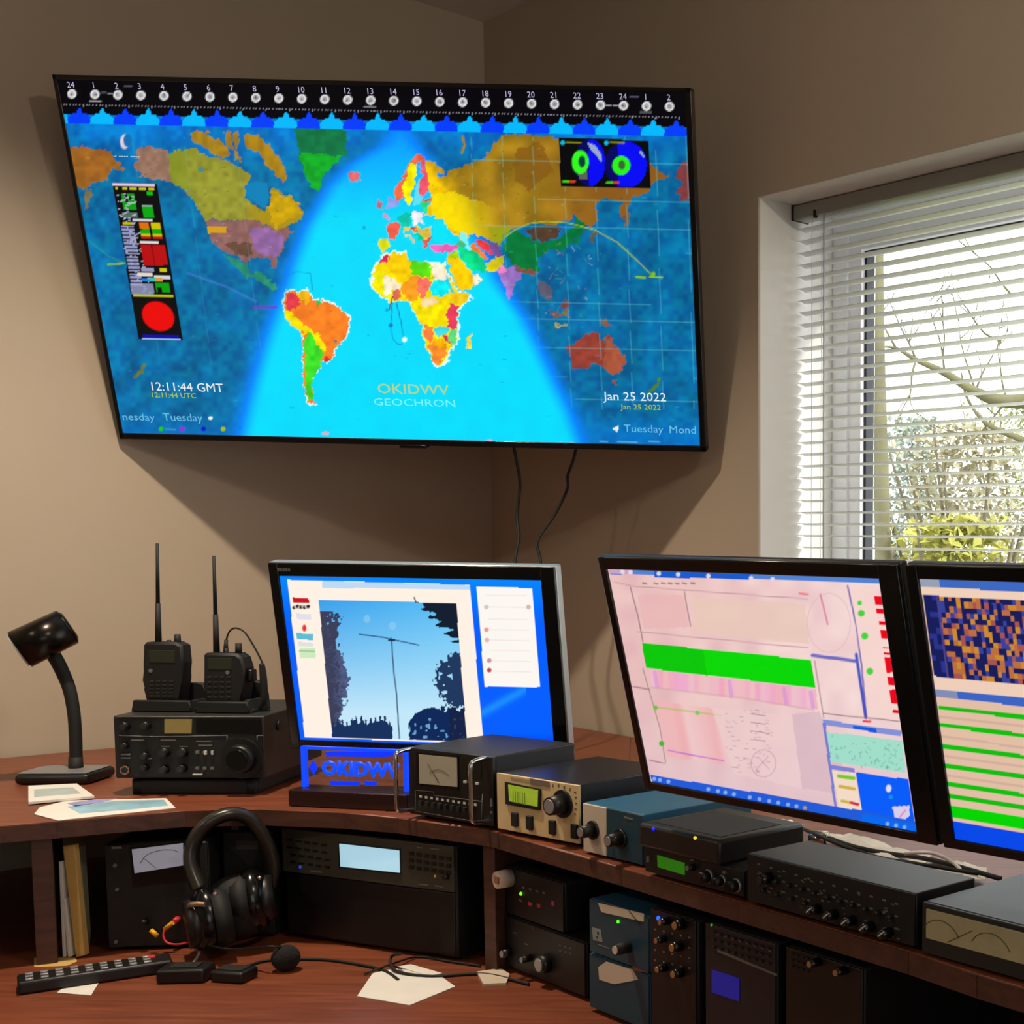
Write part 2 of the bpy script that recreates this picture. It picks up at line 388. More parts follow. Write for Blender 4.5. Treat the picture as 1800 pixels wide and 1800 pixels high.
for s_ in (0.055, 0.75, 1.33):
    b = MB()
    for y in (0.0965, 0.1235): b.cyl((WS0 + s_, y, WZ1 - 0.02), (WS0 + s_, y, WZ0 + 0.01), 0.0007, seg=6)
    b.build('ladder_cord', M_slat, bl, FR)
MB().cyl((WS0 + 0.07, 0.092, WZ1 - 0.035), (WS0 + 0.07, 0.092, WZ1 - 0.02), 0.0045, seg=10).build('cord_lock', M_rubber, bl, FR)
MB().cyl((WS0 + 0.10, 0.088, WZ1 - 0.03), (WS0 + 0.102, 0.088, WZ0 + 0.25), 0.0018, seg=8).build('tilt_wand', mat('clear_wand_plastic', (190, 196, 205), 0.2, var=0.02), bl, FR)

# ------------------------------------------------------------------ garden outside
M_lawn = mat('lawn_grass', (120, 130, 75), 0.9, var=0.2, scale=3)
g = MB(); g.box(-60, 60, 3.2, 90, -0.35, -0.3); struct(g.build('ground', M_lawn), 'pale lawn outside the window', 'lawn')
rnd = random.Random(4)
def bushes(name, label, spots, m, cat='bush', group=None):
    for i, (px, py, Y, r, lab) in enumerate(spots):
        c = aty(px, py, Y)
        bm = bmesh.new(); n = int(900)
        t = thing(name, Matrix.Translation((c.x, c.y, -0.3)), lab, cat, group)
        b = MB()
        hgt = c.z + r * .6 + 0.3
        b.use(MATS['bare_bark'])
        for k in range(9):
            a = rnd.uniform(0, 6.28); b.tube([(c.x, c.y, -0.3), (c.x + math.cos(a) * r * .4, c.y + math.sin(a) * r * .3, c.z * .6), (c.x + math.cos(a) * r * .9, c.y + math.sin(a) * r * .5, c.z + r * rnd.uniform(.2, .8))], [0.03, 0.02, 0.004], seg=5, samples=3)
        b.build('stems', None, t, Matrix.Identity(4))
        b = MB(); b.use(m)
        for k in range(3600):
            u = rnd.gauss(0, .45), rnd.gauss(0, .4), rnd.uniform(-1, 1)
            zz = -0.25 + (hgt) * (u[2] * .5 + .5) ** .8
            wv = r * (1.05 - .45 * (u[2] * .5 + .5) ** 2)
            p = Vector((c.x + u[0] * wv, c.y + u[1] * wv, zz)); s_ = rnd.uniform(.018, .04)
            q = Matrix.Rotation(rnd.uniform(0, 6.28), 3, Vector((rnd.random() - .5, rnd.random() - .5, rnd.random() - .5)).normalized())
            b.quad(*[p + q @ Vector(v) * s_ for v in ((-1, 0, 0), (0, -.6, .2), (1, 0, 0), (0, .6, .2))])
        b.build('foliage', None, t, Matrix.Identity(4))
mat('bare_bark', (100, 92, 70), 0.9, var=0.2, scale=8)
mat('pale_bark', (98, 96, 68), 0.9, var=0.2, scale=8)
mf1 = mat('olive_leaf', (142, 148, 104), 0.8, var=0.35, scale=1.5); mf2 = mat('grey_green_leaf', (142, 152, 140), 0.8, var=0.25, scale=1.2); mf3 = mat('russet_leaf', (152, 146, 118), 0.8, var=0.25, scale=1.5)
mf4 = mat('yellow_green_leaf', (160, 160, 70), 0.8, var=0.3, scale=2)
bushes('garden_bush', '', [(1606, 800, 12, 0.45, 'grey-green bush beyond the window, beside the slim tree trunk')], mf2, group='bushes in the garden')
bushes('garden_bush', '', [(1700, 860, 9, 0.62, 'broad russet hedge bush beyond the window, under the bare branch')], mf3, group='bushes in the garden')
bushes('garden_bush', '', [(1800, 790, 15, 0.8, 'olive bush beyond the window, rightmost and tallest of the bushes')], mf1, group='bushes in the garden')
bushes('garden_bush', '', [(1680, 1010, 6, 0.34, 'low yellow-green bush nearest the window glass')], mf4, group='bushes in the garden')
# slim trunk beside the window reveal
t0 = aty(1548, 947, 6.0)
t = thing('young_tree', Matrix.Translation((t0.x, 6.0, -0.3)), 'slim upright olive tree trunk just outside the window reveal', 'tree')
b = MB(); b.tube([(t0.x + .03, 6, -0.3), (t0.x + .01, 6, 1.4), (t0.x - .02, 6.0, 2.4), (t0.x - .03, 6.05, 3.6)], [0.04, 0.036, 0.03, 0.02], seg=12); b.build('trunk', MATS['pale_bark'], t, Matrix.Identity(4))
b = MB(); b.use(MATS['pale_bark'])
for k in range(5):
    a = rnd.uniform(-1, 1); zb = 2.9 + .15 * k; b.tube([(t0.x - .02, 6.02, zb), (t0.x + a * .25, 6.1, zb + .35), (t0.x + a * .4, 6.2, zb + .8)], [0.012, 0.008, 0.002], seg=6)
b.build('branches', None, t, Matrix.Identity(4))
# bare branching tree
Y = 8.0; ba = aty(1860, 780, Y)
t = thing('bare_tree', Matrix.Translation((ba.x, Y, -0.3)), 'bare lichen-covered tree reaching across the window from the right', 'tree')
b = MB(); b.use(MATS['pale_bark'])
b.tube([(ba.x, Y, -0.3), (ba.x - .02, Y, 1.2), (ba.x + .05, Y, 2.2), (ba.x + .1, Y, 3.6)], [0.16, 0.13, 0.1, 0.05], seg=14); b.build('trunk', None, t, Matrix.Identity(4))
b = MB(); b.use(MATS['pale_bark'])
def P(px, py, dy=0.0): return aty(px, py, Y + dy)
def twig(p, d, L, r, lvl):
    pts = [p]; q = p.copy(); dd = d.copy()
    for i in range(4):
        dd = (dd + Vector((rnd.uniform(-.3, .3), rnd.uniform(-.2, .2), rnd.uniform(-.25, .35)))).normalized(); q = q + dd * L / 4; pts.append(q.copy())
    b.tube(pts, [r, r * .8, r * .6, r * .45, r * .25], seg=5, samples=2)
    if lvl > 0:
        for k in range(3): twig(pts[rnd.randint(1, 4)], (dd + Vector((rnd.uniform(-1, 1), rnd.uniform(-.4, .4), rnd.uniform(-.6, 1)))).normalized(), L * .6, r * .5, lvl - 1)
main = [P(1900, 700), P(1770, 705), P(1715, 688), P(1660, 655), P(1610, 632), P(1575, 612), P(1545, 610)]
b.tube(main, [0.06, 0.04, 0.028, 0.022, 0.015, 0.009, 0.004], seg=9)
for q, dd in ((main[2], (-.2, 0, 1)), (main[2], (.1, 0, 1)), (main[3], (-.3, 0, 1)), (main[3], (.1, 0, 1)), (main[4], (-.3, 0, .8)), (main[4], (-.2, 0, -.5)), (main[5], (-.5, 0, .8)), (main[1], (-.3, 0, -.8)), (main[1], (-.4, 0, 1)), (P(1770, 760), (-1, 0, .1)), (P(1760, 600), (-.8, 0, .6)), (P(1780, 520), (-.8, 0, .5))):
    twig(q, Vector(dd), 0.42, 0.008, 2)
b.tube([P(1855, 800), P(1790, 770), P(1735, 745), P(1700, 700), P(1690, 655)], [0.03, 0.02, 0.014, 0.008, 0.004], seg=7)
b.build('branches', None, t, Matrix.Identity(4))

# ------------------------------------------------------------------ corner desk and its raised shelf
M_desk = wood('reddish_brown_desk_wood', (108, 54, 32), (134, 72, 46), 0.4)
M_edge = wood('dark_brown_edge_wood', (68, 42, 32), (90, 56, 42), 0.45)
SZ = 1.0; DZ = 0.77; TH = 0.027
fr = [(-1.95, 1.744), (-1.4, 2.094), (-1.291, 2.163), (-1.252, 2.189), (-1.136, 2.208), (-.99, 2.19), (-.887, 2.154), (-.708, 2.067), (-.447, 1.835), (-.259, 1.666), (-.039, 1.465), (.035, 1.388), (.75, .745)]
def onL(k): p = CORNER + DL * k - Vector((NL[0], NL[1], 0)) * .012; return (p.x, p.y)
def onR(k): p = CORNER + DR * k - Vector((NR[0], NR[1], 0)) * .012; return (p.x, p.y)
cc = CORNER - Vector((NL[0] + NR[0], NL[1] + NR[1], 0)) * .012; cc = (cc.x, cc.y)
sh = thing('desk_shelf', Matrix.Translation((-.85, 2.3, DZ)), 'long angled dark wood shelf raised above the desk, carrying the screens', 'shelf')
boards = [fr[0:7] + [onL(.62), onL(2.1)], fr[6:8] + [onR(.06), cc, onL(.62)], fr[7:9] + [onR(.62), onR(.06)], fr[8:13] + [onR(3.3), onR(.62)]]
for pl in boards: MB().prism(pl, SZ - TH, SZ, bev=0.0015, axis='z').build('shelf_board', M_edge if False else M_desk, sh, Matrix.Identity(4))
# darker edge strip along the front of the shelf boards
for pl, n in ((fr[0:7], 7), (fr[6:8], 2), (fr[7:9], 2), (fr[8:13], 5)):
    b = MB()
    for (x0, y0), (x1, y1) in zip(pl, pl[1:]):
        d = Vector((x1 - x0, y1 - y0, 0)); L = d.length; M_ = frame((x0, y0, 0), math.atan2(d.y, d.x))
        b.box(0.0004, L - 0.0004, -0.0016, 0.0, SZ - TH + .001, SZ - .0016, M=M_)
    b.build('edge_strip', M_edge, sh, Matrix.Identity(4))
def divider(px0, py0, depth, w=0.022, name='divider', yaw=None, rec=0.006, m=None):
    p = atz(px0, py0, SZ) if not isinstance(px0, Vector) else px0
    M_ = frame((p.x, p.y, 0), yaw); MB().box(0, w, rec, depth, DZ + .0005, SZ - TH - .0005, 0.001).build(name, m or M_edge, sh, M_)
divider(843, 1455, 0.55, yaw=math.radians(-26), w=0.024)
divider(386, 1423, 0.5, yaw=math.radians(10), w=0.012, rec=.05)
divider(52, 1447, 0.5, yaw=math.radians(32), w=0.028)
divider(Vector((.5, .975, 0)), 0, 0.5, yaw=math.radians(-42), w=0.024)
dk = thing('corner_desk', Matrix.Translation((-.9, 1.9, 0)), 'large reddish-brown wooden corner desk filling the corner under the wall screen', 'desk')
dfront = [(-2.3, 1.2), (-1.5, 1.62), (-1.28, 1.68), (-1.08, 1.70), (-.93, 1.63), (-.75, 1.50), (-.3, 1.09), (.45, .41)]
MB().prism(dfront + [onR(3.4), cc, onL(2.3)], DZ - .03, DZ, bev=0.002, axis='z').build('desktop', M_desk, dk, Matrix.Identity(4))
for p, yw in (((-2.1, 1.45), 32), ((-.85, 1.75), -25), ((.35, .65), -42)):
    MB().box(0, .03, 0, .6, 0.0005, DZ - .031, .001, M=frame((p[0], p[1], 0), math.radians(yw))).build('leg', M_edge, dk, Matrix.Identity(4))

# ------------------------------------------------------------------ pictures shown on the displays, worked out cell by cell
rng = np.random.default_rng(7)
def vnoise(x, y, s, seed=0):
    g = np.random.default_rng(seed).random((64, 64)); x = x / s; y = y / s
    xi = np.floor(x).astype(int); yi = np.floor(y).astype(int); fx = x - xi; fy = y - yi
    fx = fx * fx * (3 - 2 * fx); fy = fy * fy * (3 - 2 * fy)
    G = lambda a, b: g[a % 64, b % 64]
    return (G(xi, yi) * (1 - fx) * (1 - fy) + G(xi + 1, yi) * fx * (1 - fy) + G(xi, yi + 1) * (1 - fx) * fy + G(xi + 1, yi + 1) * fx * fy)
class Pic:
    """a display face in its own plane: grid of points, each with a colour"""
    def __init__(s, M, W, H, nx, ny, cz=0.0):
        s.M, s.W, s.H, s.nx, s.ny = M, W, H, nx, ny
        u, v = np.meshgrid(np.linspace(0, 1, nx + 1), np.linspace(0, 1, ny + 1))
        s.L = np.stack([(u.ravel() - .5) * W, np.zeros(u.size), (v.ravel() - .5) * H + cz], 1)
        R = np.array(M.to_3x3()); P = s.L @ R.T + np.array(M.translation)
        s.x, s.y = proj_np(P); s.c = np.zeros((u.size, 3)); s.u = u.ravel(); s.v = v.ravel()
    def inside(s, pts, soft=0):
        m = np.zeros(s.x.size, bool); n = len(pts)
        for i in range(n):
            x0, y0 = pts[i]; x1, y1 = pts[(i + 1) % n]
            if y0 == y1: continue
            c = ((s.y < y0) != (s.y < y1)) & (s.x < (x1 - x0) * (s.y - y0) / (y1 - y0) + x0); m ^= c
        return m
    def fill(s, m, col, a=1.0):
        if m.dtype == bool: m = m.astype(float)
        m = (m * a)[:, None]; col = np.asarray(col, float)
        s.c = s.c * (1 - m) + col * m
    def poly(s, pts, col, a=1.0): s.fill(s.inside(pts), col, a)
    def disc(s, cx, cy, rx, col, ry=None, a=1.0, r0=0.0):
        ry = ry or rx; d = np.hypot((s.x - cx) / rx, (s.y - cy) / ry); s.fill((np.clip((1 - d) * rx / 1.6 + .5, 0, 1)) * np.clip((d - r0) * rx + .5, 0, 1) if r0 else np.clip((1 - d) * rx / 1.6 + .5, 0, 1), col, a)
    def line(s, pts, col, w=1.2, a=1.0):
        m = np.zeros(s.x.size)
        for (x0, y0), (x1, y1) in zip(pts, pts[1:]):
            dx, dy = x1 - x0, y1 - y0; L2 = dx * dx + dy * dy + 1e-9
            t = np.clip(((s.x - x0) * dx + (s.y - y0) * dy) / L2, 0, 1)
            d = np.hypot(s.x - x0 - t * dx, s.y - y0 - t * dy); m = np.maximum(m, np.clip((w / 2 + .6 - d) / 1.2, 0, 1))
        s.fill(m, col, a)
    def build(s, name, parent):
        c = np.clip(s.c, 0, 255) / 255; L = np.where(c <= 0.04045, c / 12.92, ((c + 0.055) / 1.055) ** 2.4)
        nx, ny = s.nx, s.ny; me = bpy.data.meshes.new(name)
        i = np.arange(nx); j = np.arange(ny); I, J = np.meshgrid(i, j); a = (J * (nx + 1) + I).ravel()
        fc = np.stack([a, a + 1, a + nx + 2, a + nx + 1], 1)
        me.from_pydata(s.L.tolist(), [], fc.tolist())
        at = me.color_attributes.new('picture', 'FLOAT_COLOR', 'POINT')
        at.data.foreach_set('color', np.concatenate([L, np.ones((L.shape[0], 1))], 1).astype(np.float32).ravel())
        me.materials.append(M_screen); me.update()
        return link(name, me, parent, s.M)

# ---- wall television with the world map
R_tv = rot3(-.00792, .2572, .01149); TVW, TVH = 1.23, .703
Mtv = Matrix.Translation((-1.12381, 2.76816, .53399 + ZC)) @ R_tv.to_4x4()
tv = thing('wall_television', Mtv, 'large flat wall television tilted down in the corner, showing a world map', 'television')
fw = 0.0085
b = MB()
b.box(-TVW / 2, -TVW / 2 + fw, -.002, .03, -TVH / 2, TVH / 2, .0015); b.box(TVW / 2 - fw - .004, TVW / 2, -.002, .03, -TVH / 2, TVH / 2, .0015)
b.box(-TVW / 2, TVW / 2, -.002, .03, TVH / 2 - .009, TVH / 2, .0015); b.box(-TVW / 2, TVW / 2, -.002, .03, -TVH / 2, -TVH / 2 + .013, .0015)
b.build('bezel', M_gloss, tv, Mtv)
MB().box(-TVW / 2 + .004, TVW / 2 - .004, .003, .034, -TVH / 2 + .003, TVH / 2 - .003, .004).box(-.42, .42, .03, .055, -.26, .2, .01).build('back_housing', M_black2, tv, Mtv)
MB().box(-.028, .028, -.003, .02, -TVH / 2 - .006, -TVH / 2 + .002, .002).build('sensor_bar', M_gloss, tv, Mtv)
# arm and wall bracket behind
bc = CORNER + Vector((0.0, -0.02, 0)); zz = Mtv.translation.z
b = MB(); b.box(-.1, .1, .055, .065, -.1, .1, M=Mtv)
pm = Mtv @ Vector((0, .065, 0)); pw = Vector((CORNER.x + .22, CORNER.y - .235, zz))
b.cyl(pm, pm + Vector((.18, .2, .0)), .016); b.cyl(pm + Vector((.18, .2, 0)), pw, .016); b.cyl(pm + Vector((.18, .2, -.03)), pm + Vector((.18, .2, .03)), .022)
b.build('mounting_arm', M_black2, tv, Matrix.Identity(4))
MB().box(-.04, .04, -.016, -.001, -.12, .12, .002, M=FR @ Matrix.Translation((.295, 0, zz))).build('wall_bracket', M_black2, tv, Matrix.Identity(4))

p = Pic(Mtv @ Matrix.Translation((-.002, -.0005, .002)), TVW - 2 * fw - .003, TVH - .021, 520, 290)
X, Y_ = p.x, p.y
night = np.array((2, 100, 150.)); day = np.array((0, 222, 255.)); dusk = np.array((0, 135, 255.))
yb = np.array([215, 255, 290, 330, 400, 450, 500, 560, 600, 670, 725, 800]); 
xl = np.interp(Y_, yb, [690, 660, 600, 560, 520, 500, 485, 462, 448, 428, 414, 395])
xr = np.interp(Y_, yb, [715, 745, 775, 805, 845, 870, 897, 940, 960, 993, 1020, 1050])
sd = np.minimum(X - xl, xr - X); dl = np.clip(sd / 60 + .25, 0, 1); dl = dl * dl * (3 - 2 * dl)
top = np.clip((Y_ - 222) / 165, 0, 1)
n1 = vnoise(X, Y_, 26, 1); n2 = vnoise(X, Y_, 9, 2); n3 = vnoise(X, Y_, 4, 3)
nc = night[None, :] * (0.95 + .26 * n1[:, None]) + np.array((0, 28, 12.))[None, :] * (n2[:, None] - .5) * 1.2
nc[:, 2] += np.clip((300 - Y_) / 80, 0, 1) * 45; nc[:, 1] += np.clip((300 - Y_) / 80, 0, 1) * 12
dc = day[None, :] * (0.98 + .03 * n1[:, None])
dc = dc * top[:, None] + np.array((0, 150, 255.))[None, :] * (1 - top[:, None])
m_ = np.clip(dl * 2, 0, 1)[:, None]; base = nc * (1 - m_) + dusk[None, :] * m_; m2 = np.clip(dl * 2 - 1, 0, 1)[:, None]; base = base * (1 - m2) + dc * m2
# southern strip turns to blue at both ends
sb = np.clip((Y_ - 725) / 40, 0, 1) * (1 - dl); base = base * (1 - .5 * sb[:, None]) + np.array((0, 120, 225.)) * .5 * sb[:, None]
p.c = base.copy()
DL_ = dl
WX = X + (vnoise(X, Y_, 7, 31) - .5) * 7 + (vnoise(X, Y_, 3.2, 32) - .5) * 4; WY = Y_ + (vnoise(X, Y_, 7, 33) - .5) * 7 + (vnoise(X, Y_, 3.2, 34) - .5) * 4
def warped(pts):
    p.x, p.y = WX, WY; m = p.inside(pts); p.x, p.y = X, Y_; return m
def land(pts, daycol, nightcol=None, a=1.0):
    m = warped(pts).astype(float)
    dcol = np.asarray(daycol, float); ncol = np.asarray(nightcol, float) if nightcol is not None else dcol * np.array((.62, .55, .45)) + np.array((0, 10, 22))
    col = ncol[None, :] * (1 - DL_[:, None]) + dcol[None, :] * DL_[:, None]
    col = col * (0.90 + .2 * n2[:, None]); p.fill(m, col, a)
def halo(pts):
    d = DL_; m = warped(pts); p.fill(m * d, (225, 255, 255))
O_ = (205, 140, 40)
land([(118, 258), (150, 257), (165, 262), (190, 265), (203, 280), (219, 296), (208, 301), (198, 296), (194, 308), (186, 318), (165, 320), (152, 330), (134, 332), (124, 300)], O_, (160, 100, 35))
land([(152, 330), (161, 335), (158, 356), (151, 368), (146, 352)], O_, (120, 110, 70))
land([(236, 265), (250, 257), (262, 256), (297, 265), (303, 318), (300, 324), (285, 318), (262, 314), (242, 310), (250, 305), (240, 298), (233, 291), (246, 284)], O_, (152, 115, 95))
can = [(297, 270), (325, 263), (345, 262), (370, 275), (395, 280), (405, 285), (415, 290), (430, 300), (440, 315), (431, 326), (430, 345), (445, 360), (465, 372), (474, 362), (478, 330), (490, 333), (500, 345), (510, 342), (522, 360), (535, 374), (528, 385), (512, 392), (500, 400), (488, 406), (470, 395), (450, 386), (362, 386), (350, 372), (340, 355), (325, 335), (312, 325), (302, 322)]
land(can, (205, 190, 60), (150, 150, 50)); 
p.fill(p.inside(can) * np.clip((350 - X) / 50, 0, 1), (128, 145, 35), .85); p.fill(p.inside(can) * np.clip((X - 420) / 40, 0, 1), (178, 145, 18), .8)
land([(478, 332), (490, 336), (500, 345), (510, 342), (535, 374), (505, 386), (485, 402), (474, 388), (474, 365)], (240, 200, 10), (205, 165, 10))
land([(333, 236), (345, 226), (362, 232), (370, 240), (388, 250), (402, 268), (392, 279), (372, 268), (352, 252), (338, 250)], O_, (165, 128, 28))
land([(428, 236), (450, 238), (476, 255), (492, 282), (507, 308), (500, 322), (486, 310), (476, 298), (462, 280), (445, 264), (430, 258)], O_, (168, 128, 24))
land([(395, 232), (406, 230), (408, 262), (399, 258)], O_, (160, 122, 30)); land([(410, 232), (422, 232), (418, 262), (424, 285), (412, 280)], O_, (160, 122, 30))
land([(364, 387), (450, 386), (470, 396), (490, 406), (502, 398), (514, 407), (500, 425), (495, 440), (485, 452), (488, 470), (480, 471), (475, 455), (455, 453), (440, 452), (435, 462), (415, 448), (392, 441), (376, 430), (366, 410)], (200, 150, 160), (145, 100, 95))
land([(440, 400), (475, 400), (492, 410), (500, 420), (492, 440), (480, 452), (460, 450), (448, 440)], (215, 150, 215), (150, 105, 165))
land([(395, 430), (440, 425), (445, 450), (415, 448)], (160, 90, 70), (105, 75, 60)); p.poly([(364, 398), (398, 398), (398, 410), (366, 410)], (215, 160, 20))
land([(386, 441), (435, 462), (441, 480), (452, 478), (462, 482), (478, 495), (486, 508), (478, 512), (468, 500), (440, 490), (420, 478), (405, 458)], (110, 200, 120), (38, 140, 110))
land([(512, 224), (610, 227), (608, 272), (588, 284), (577, 300), (566, 312), (563, 336), (545, 325), (536, 305), (527, 272), (520, 240)], (15, 190, 40), (15, 120, 70))
land([(528, 270), (600, 274), (577, 300), (566, 312), (563, 336), (545, 325), (536, 305)], (20, 195, 20), (15, 170, 40))
land([(610, 308), (620, 303), (634, 306), (635, 314), (624, 320), (616, 316)], (235, 110, 110))
# south america
SA = [(502, 516), (512, 511), (525, 515), (541, 511), (549, 524), (562, 530), (580, 535), (600, 545), (615, 558), (612, 575), (608, 598), (592, 608), (584, 628), (576, 638), (566, 633), (562, 648), (550, 660), (547, 680), (551, 700), (556, 711), (541, 706), (535, 690), (536, 650), (534, 622), (532, 588), (515, 572), (502, 552), (498, 540)]
gx = sum(x for x, y in SA) / len(SA); gy = sum(y for x, y in SA) / len(SA)
halo([(gx + (x - gx) * 1.05, gy + (y - gy) * 1.03) for x, y in SA]); land(SA, (255, 130, 35), (255, 130, 35))
land([(503, 516), (520, 514), (526, 530), (522, 545), (505, 545)], (225, 60, 75), (225, 60, 75)); land([(520, 514), (541, 511), (548, 525), (538, 534), (526, 530)], (255, 190, 20), (255, 190, 20))
land([(500, 545), (512, 548), (522, 562), (537, 574), (556, 584), (572, 606), (575, 616), (560, 614), (552, 600), (540, 588), (528, 584), (512, 572), (500, 554)], (250, 225, 0), (250, 225, 0))
land([(540, 582), (552, 590), (556, 606), (568, 618), (562, 634), (563, 648), (550, 660), (547, 680), (549, 698), (542, 704), (537, 690), (538, 640), (534, 610)], (60, 220, 40), (60, 220, 40)); land([(568, 628), (580, 628), (576, 638), (568, 634)], (235, 40, 60)); p.disc(560, 532, 4, (30, 200, 90))
# africa
AF = [(678, 446), (690, 444), (713, 442), (718, 455), (724, 461), (740, 460), (757, 463), (781, 463), (787, 480), (796, 500), (806, 515), (827, 516), (822, 530), (808, 541), (802, 560), (805, 580), (801, 600), (791, 615), (786, 632), (772, 641), (761, 636), (751, 615), (742, 592), (740, 572), (738, 560), (727, 542), (719, 531), (705, 528), (690, 532), (675, 526), (659, 512), (654, 495), (655, 480), (668, 458)]
gx = sum(x for x, y in AF) / len(AF); gy = sum(y for x, y in AF) / len(AF)
halo([(gx + (x - gx) * 1.04, gy + (y - gy) * 1.03) for x, y in AF]); land(AF, (255, 225, 0))
for pts, c in (([(678, 446), (684, 450), (682, 458), (668, 466), (664, 462), (672, 454)], (230, 30, 90)), ([(690, 446), (714, 443), (721, 460), (722, 482), (706, 494), (690, 482), (676, 466)], (255, 205, 0)),
               ([(720, 458), (757, 463), (759, 490), (745, 486), (732, 484), (722, 478)], (90, 225, 20)), ([(757, 463), (781, 463), (788, 490), (761, 491)], (250, 232, 205)), ([(761, 491), (788, 490), (790, 515), (780, 521), (760, 521), (757, 505)], (0, 235, 245)),
               ([(736, 486), (757, 491), (757, 508), (752, 520), (743, 526), (735, 512)], (255, 115, 95)), ([(712, 492), (724, 484), (736, 486), (735, 512), (736, 524), (722, 530), (712, 522), (706, 508)], (255, 160, 30)),
               ([(658, 480), (676, 478), (678, 500), (660, 505)], (250, 245, 0)), ([(678, 484), (690, 488), (706, 500), (704, 510), (690, 506), (684, 520), (672, 512)], (250, 235, 200)), ([(690, 508), (704, 508), (704, 524), (692, 530)], (225, 110, 80)),
               ([(742, 530), (762, 521), (768, 530), (756, 538), (744, 537)], (250, 215, 165)), ([(790, 516), (826, 516), (818, 532), (800, 534)], (255, 205, 20)), ([(790, 534), (806, 541), (801, 562), (804, 578), (790, 578), (784, 560)], (230, 60, 95)),
               ([(742, 572), (762, 570), (764, 586), (752, 604), (745, 592)], (255, 125, 60)), ([(763, 582), (778, 570), (790, 576), (784, 590), (768, 592)], (60, 215, 225)), ([(790, 580), (804, 578), (800, 600), (792, 612), (788, 596)], (90, 220, 120)), ([(776, 592), (788, 590), (789, 602), (780, 602)], (235, 60, 90)),
               ([(752, 608), (762, 596), (776, 600), (786, 606), (784, 630), (772, 640), (761, 636)], (255, 140, 45)), ([(760, 598), (774, 596), (782, 606), (770, 614)], (250, 175, 0)), ([(745, 560), (770, 560), (778, 540), (760, 540), (735, 545)], (255, 235, 0))): land(pts, c)
land([(821, 592), (828, 584), (830, 598), (825, 614), (818, 610)], (250, 225, 60))
# arabia, iran, turkey, europe
for pts, c in (([(783, 458), (790, 444), (803, 441), (812, 455), (822, 472), (835, 484), (845, 491), (840, 502), (822, 510), (810, 512), (803, 500), (794, 480)], (255, 205, 0)), ([(836, 480), (845, 490), (838, 503), (830, 500)], (255, 235, 205)), ([(792, 444), (803, 441), (806, 450), (796, 456)], (180, 230, 0)),
               ([(804, 434), (822, 440), (836, 440), (847, 452), (856, 478), (842, 478), (826, 474), (814, 456)], (0, 225, 140)), ([(755, 428), (775, 431), (802, 429), (804, 440), (782, 443), (764, 441)], (245, 100, 190)),
               ([(667, 420), (684, 419), (688, 430), (676, 441), (668, 436)], (230, 225, 20)), ([(678, 400), (694, 390), (704, 398), (702, 412), (692, 421), (684, 416)], (250, 95, 75)), ([(700, 378), (712, 372), (721, 374), (722, 392), (716, 402), (702, 396)], (0, 205, 175)),
               ([(721, 374), (741, 371), (746, 392), (728, 396)], (245, 240, 250)), ([(680, 348), (702, 350), (700, 366), (680, 366)], (150, 160, 235)), ([(664, 352), (672, 358), (670, 366), (664, 364)], (190, 120, 140)), ([(674, 370), (684, 376), (684, 386), (676, 384)], (200, 150, 190)),
               ([(708, 404), (722, 398), (740, 400), (758, 398), (760, 412), (748, 420), (740, 416), (728, 404)], (240, 200, 70)), ([(730, 410), (742, 412), (744, 422), (734, 420)], (0, 200, 120)), ([(712, 408), (722, 414), (732, 426), (726, 428)], (235, 200, 120)), ([(742, 420), (758, 418), (752, 432), (746, 436)], (215, 90, 80)), ([(724, 398), (732, 398), (732, 404), (724, 404)], (220, 60, 60)),
               ([(692, 336), (702, 324), (708, 308), (716, 290), (732, 272), (744, 270), (750, 282), (738, 284), (726, 288), (716, 302), (712, 330), (708, 350), (696, 352)], (250, 110, 70)),
               ([(718, 292), (728, 285), (736, 294), (730, 318), (725, 340), (718, 362), (712, 354), (708, 330), (714, 306)], (250, 240, 0)), ([(736, 286), (748, 282), (752, 300), (757, 330), (748, 342), (734, 340), (736, 324), (744, 308)], (245, 85, 110)),
               ([(738, 349), (762, 348), (760, 356), (742, 355)], (235, 95, 40)), ([(738, 356), (752, 358), (754, 368), (742, 370)], (40, 225, 130)),
               ([(750, 280), (768, 290), (780, 303), (766, 305), (768, 316), (784, 306), (808, 292), (833, 283), (850, 281), (853, 262), (862, 268), (868, 250), (885, 242), (900, 236), (965, 238), (1000, 255), (1060, 262), (1120, 268), (1150, 290), (1174, 311), (1152, 318), (1138, 340), (1112, 345), (1106, 362), (1098, 390), (1092, 374), (1094, 355), (1060, 348), (1046, 365), (1052, 386), (1040, 402), (1012, 380), (976, 396), (940, 392), (905, 400), (885, 412), (878, 430), (868, 425), (850, 415), (832, 412), (812, 422), (798, 414), (788, 402), (778, 386), (762, 382), (745, 380), (755, 366), (758, 346), (754, 325)], (255, 205, 0))): land(pts, c)
rus = p.inside([(750, 240), (1180, 230), (1180, 400), (870, 430), (760, 390)]) & ((p.c[:, 0] > 100) & (p.c[:, 2] < 120))
p.fill(rus * np.clip((X - 800) / 70, 0, 1) * (1 - np.clip(DL_ * 1.2, 0, 1)), np.array((150, 115, 25.))[None, :] * (0.8 + .5 * n1[:, None]), .75)
